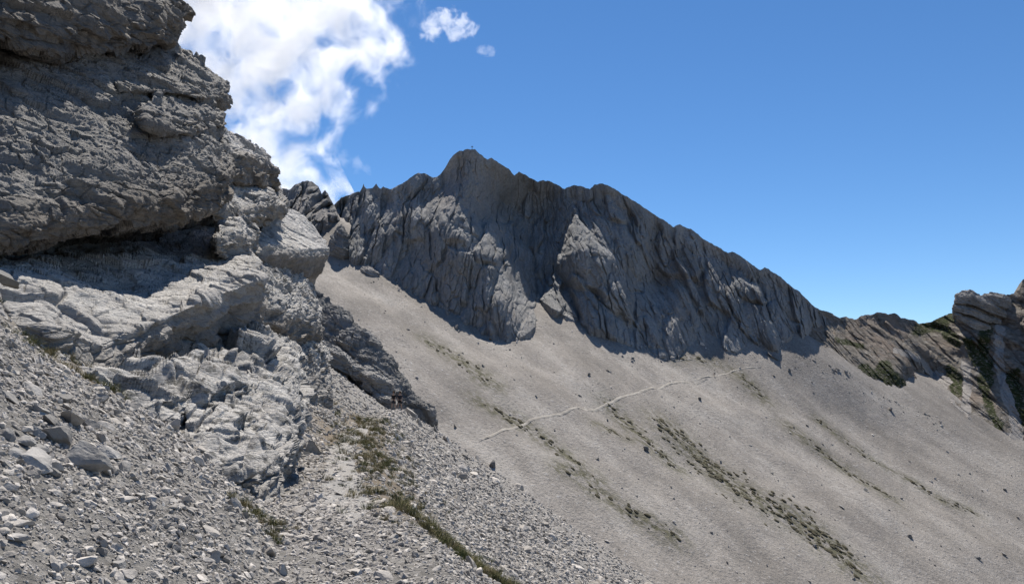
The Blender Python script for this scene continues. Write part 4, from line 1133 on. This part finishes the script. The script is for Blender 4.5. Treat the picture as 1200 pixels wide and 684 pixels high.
# ------------------------------------------------------------------ summit cross
_top = mV[275]
_px, _ = proj(_top)
_c = _top[int(np.argmin(np.abs(_px - 553.5)))]
cross = obj('summit_cross', None, label='tiny wooden cross on the highest summit', cat='cross', loc=tuple(_c))
M_WOOD = flat_mat('weathered_wood', (0.10, 0.075, 0.055))
def bar(name, x0, x1, y0, y1, z0, z1):
    V = np.array([(x, y, z) for x in (x0, x1) for y in (y0, y1) for z in (z0, z1)]); Fc = np.array([(0, 1, 3, 2), (4, 6, 7, 5), (0, 4, 5, 1), (2, 3, 7, 6), (0, 2, 6, 4), (1, 5, 7, 3)])
    obj(name, mesh_np(name, V, Fc, False), M_WOOD, parent=cross)
bar('post', -.10, .10, -.10, .10, -0.8, 1.7)
bar('crossbar', -.5, .5, -.08, .08, 1.05, 1.25)

# ------------------------------------------------------------------ clouds: real volumes far behind the ridge
def cloud(name, label, outline, balls, Y, thick, dens, nscale, soft=0.30, wisp=0.9, aniso=0.35, sq=1.0, infl=1.12):
    ctr = np.mean(np.array(outline, float), 0)
    n = len(outline)
    rings = []
    for f, dy in [(0.55, -1.0), (0.9, -0.62), (1.0, 0.0), (0.9, 0.62), (0.55, 1.0)]:
        o2 = ctr + (np.array(outline, float) - ctr) * f * infl
        rings.append(at(o2[:, 0], o2[:, 1], Y) + [0, dy * thick, 0])
    V = np.concatenate(rings + [at(ctr[0], ctr[1], Y)[None] + [0, -thick * 1.04, 0], at(ctr[0], ctr[1], Y)[None] + [0, thick * 1.04, 0]])
    fs = [[r * n + i, r * n + (i + 1) % n, (r + 1) * n + (i + 1) % n, (r + 1) * n + i] for r in range(4) for i in range(n)]
    a, b = 5 * n, 5 * n + 1
    fs += [[(i + 1) % n, i, a] for i in range(n)] + [[4 * n + i, 4 * n + (i + 1) % n, b] for i in range(n)]
    base = at(ctr[0], ctr[1], Y)
    me = bpy.data.meshes.new(name); me.from_pydata([tuple(v) for v in V - base], [], fs); me.validate()
    import bmesh
    bm = bmesh.new(); bm.from_mesh(me); bmesh.ops.recalc_face_normals(bm, faces=bm.faces[:]); bm.to_mesh(me); bm.free()
    t = NT(name + '_volume'); P = t.pos()
    field = None
    Q = t.n('VectorMath', operation='MULTIPLY', i_0=P, i_1=(1, sq, 1)).outputs[0]
    for (px, py, r) in balls:
        c = at(px, py, Y); R = r / F * Y
        d = t.n('VectorMath', operation='DISTANCE', i_0=Q, i_1=(c[0], c[1] * sq, c[2])).outputs['Value']
        f = t.math('SUBTRACT', 1.0, t.math('DIVIDE', d, R))
        field = f if field is None else t.math('SMOOTH_MAX', field, f, 0.25)
    no = t.n('TexNoise', i_Vector=P, i_Scale=nscale, i_Detail=9.0, i_Roughness=0.64, i_Distortion=0.5).outputs['Fac']
    x = t.math('ADD', field, t.math('MULTIPLY', t.math('SUBTRACT', no, 0.54), wisp * 3.0))
    d = t.n('MapRange', interpolation_type='SMOOTHSTEP', i_Value=x, i_1=0.0, i_2=soft, i_3=0.0, i_4=dens).outputs[0]
    v = t.n('VolumePrincipled', i_Color=(0.965, 0.97, 0.98, 1), i_Density=d, i_Anisotropy=aniso)
    o = t.n('OutputMaterial'); t.t.links.new(v.outputs[0], o.inputs['Volume'])
    ob = obj(name, me, t.m, label=label, cat='cloud', loc=tuple(base))
    return ob

cloud('cloud', 'big bright white cumulus cloud behind the overhanging rocks',
      [(170, -60), (320, -75), (430, -60), (462, 0), (488, 68), (455, 110), (400, 135), (380, 165), (400, 205), (412, 250), (380, 268), (300, 262), (240, 235), (215, 180), (190, 100), (160, 20)],
      [(250, -20, 120), (232, 55, 62), (330, 10, 120), (395, 20, 85), (430, 60, 62), (300, 70, 100), (370, 95, 70), (330, 140, 66), (290, 175, 60), (345, 200, 62), (375, 235, 50), (320, 235, 65)],
      1500, 110, 0.022, 0.0135, soft=0.8, wisp=1.22, sq=1.9, infl=1.32)
cloud('cloud', 'small ragged white puff of cloud alone in the blue sky',
      [(485, 36), (498, 8), (525, 2), (552, 8), (568, 25), (562, 44), (535, 56), (505, 54)],
      [(508, 34, 19), (523, 25, 20), (538, 32, 19), (530, 38, 14), (551, 34, 11)], 1500, 26, 0.020, 0.045, soft=0.5, wisp=1.15, sq=1.6)
cloud('cloud', 'tiny thin shred of cloud below the small puff',
      [(556, 58), (565, 53), (578, 54), (588, 60), (580, 66), (564, 66)], [(566, 60, 9), (574, 60, 9)], 1500, 10, 0.010, 0.07, soft=0.5, wisp=1.1, sq=1.5)
cloud('cloud', 'faint wisp of cloud between the big cloud and the summit',
      [(392, 182), (405, 176), (425, 184), (440, 194), (434, 204), (410, 202), (396, 194)], [(404, 186, 14), (418, 193, 14), (430, 197, 9)], 1500, 16, 0.005, 0.05, soft=0.6, wisp=1.2, sq=1.5)
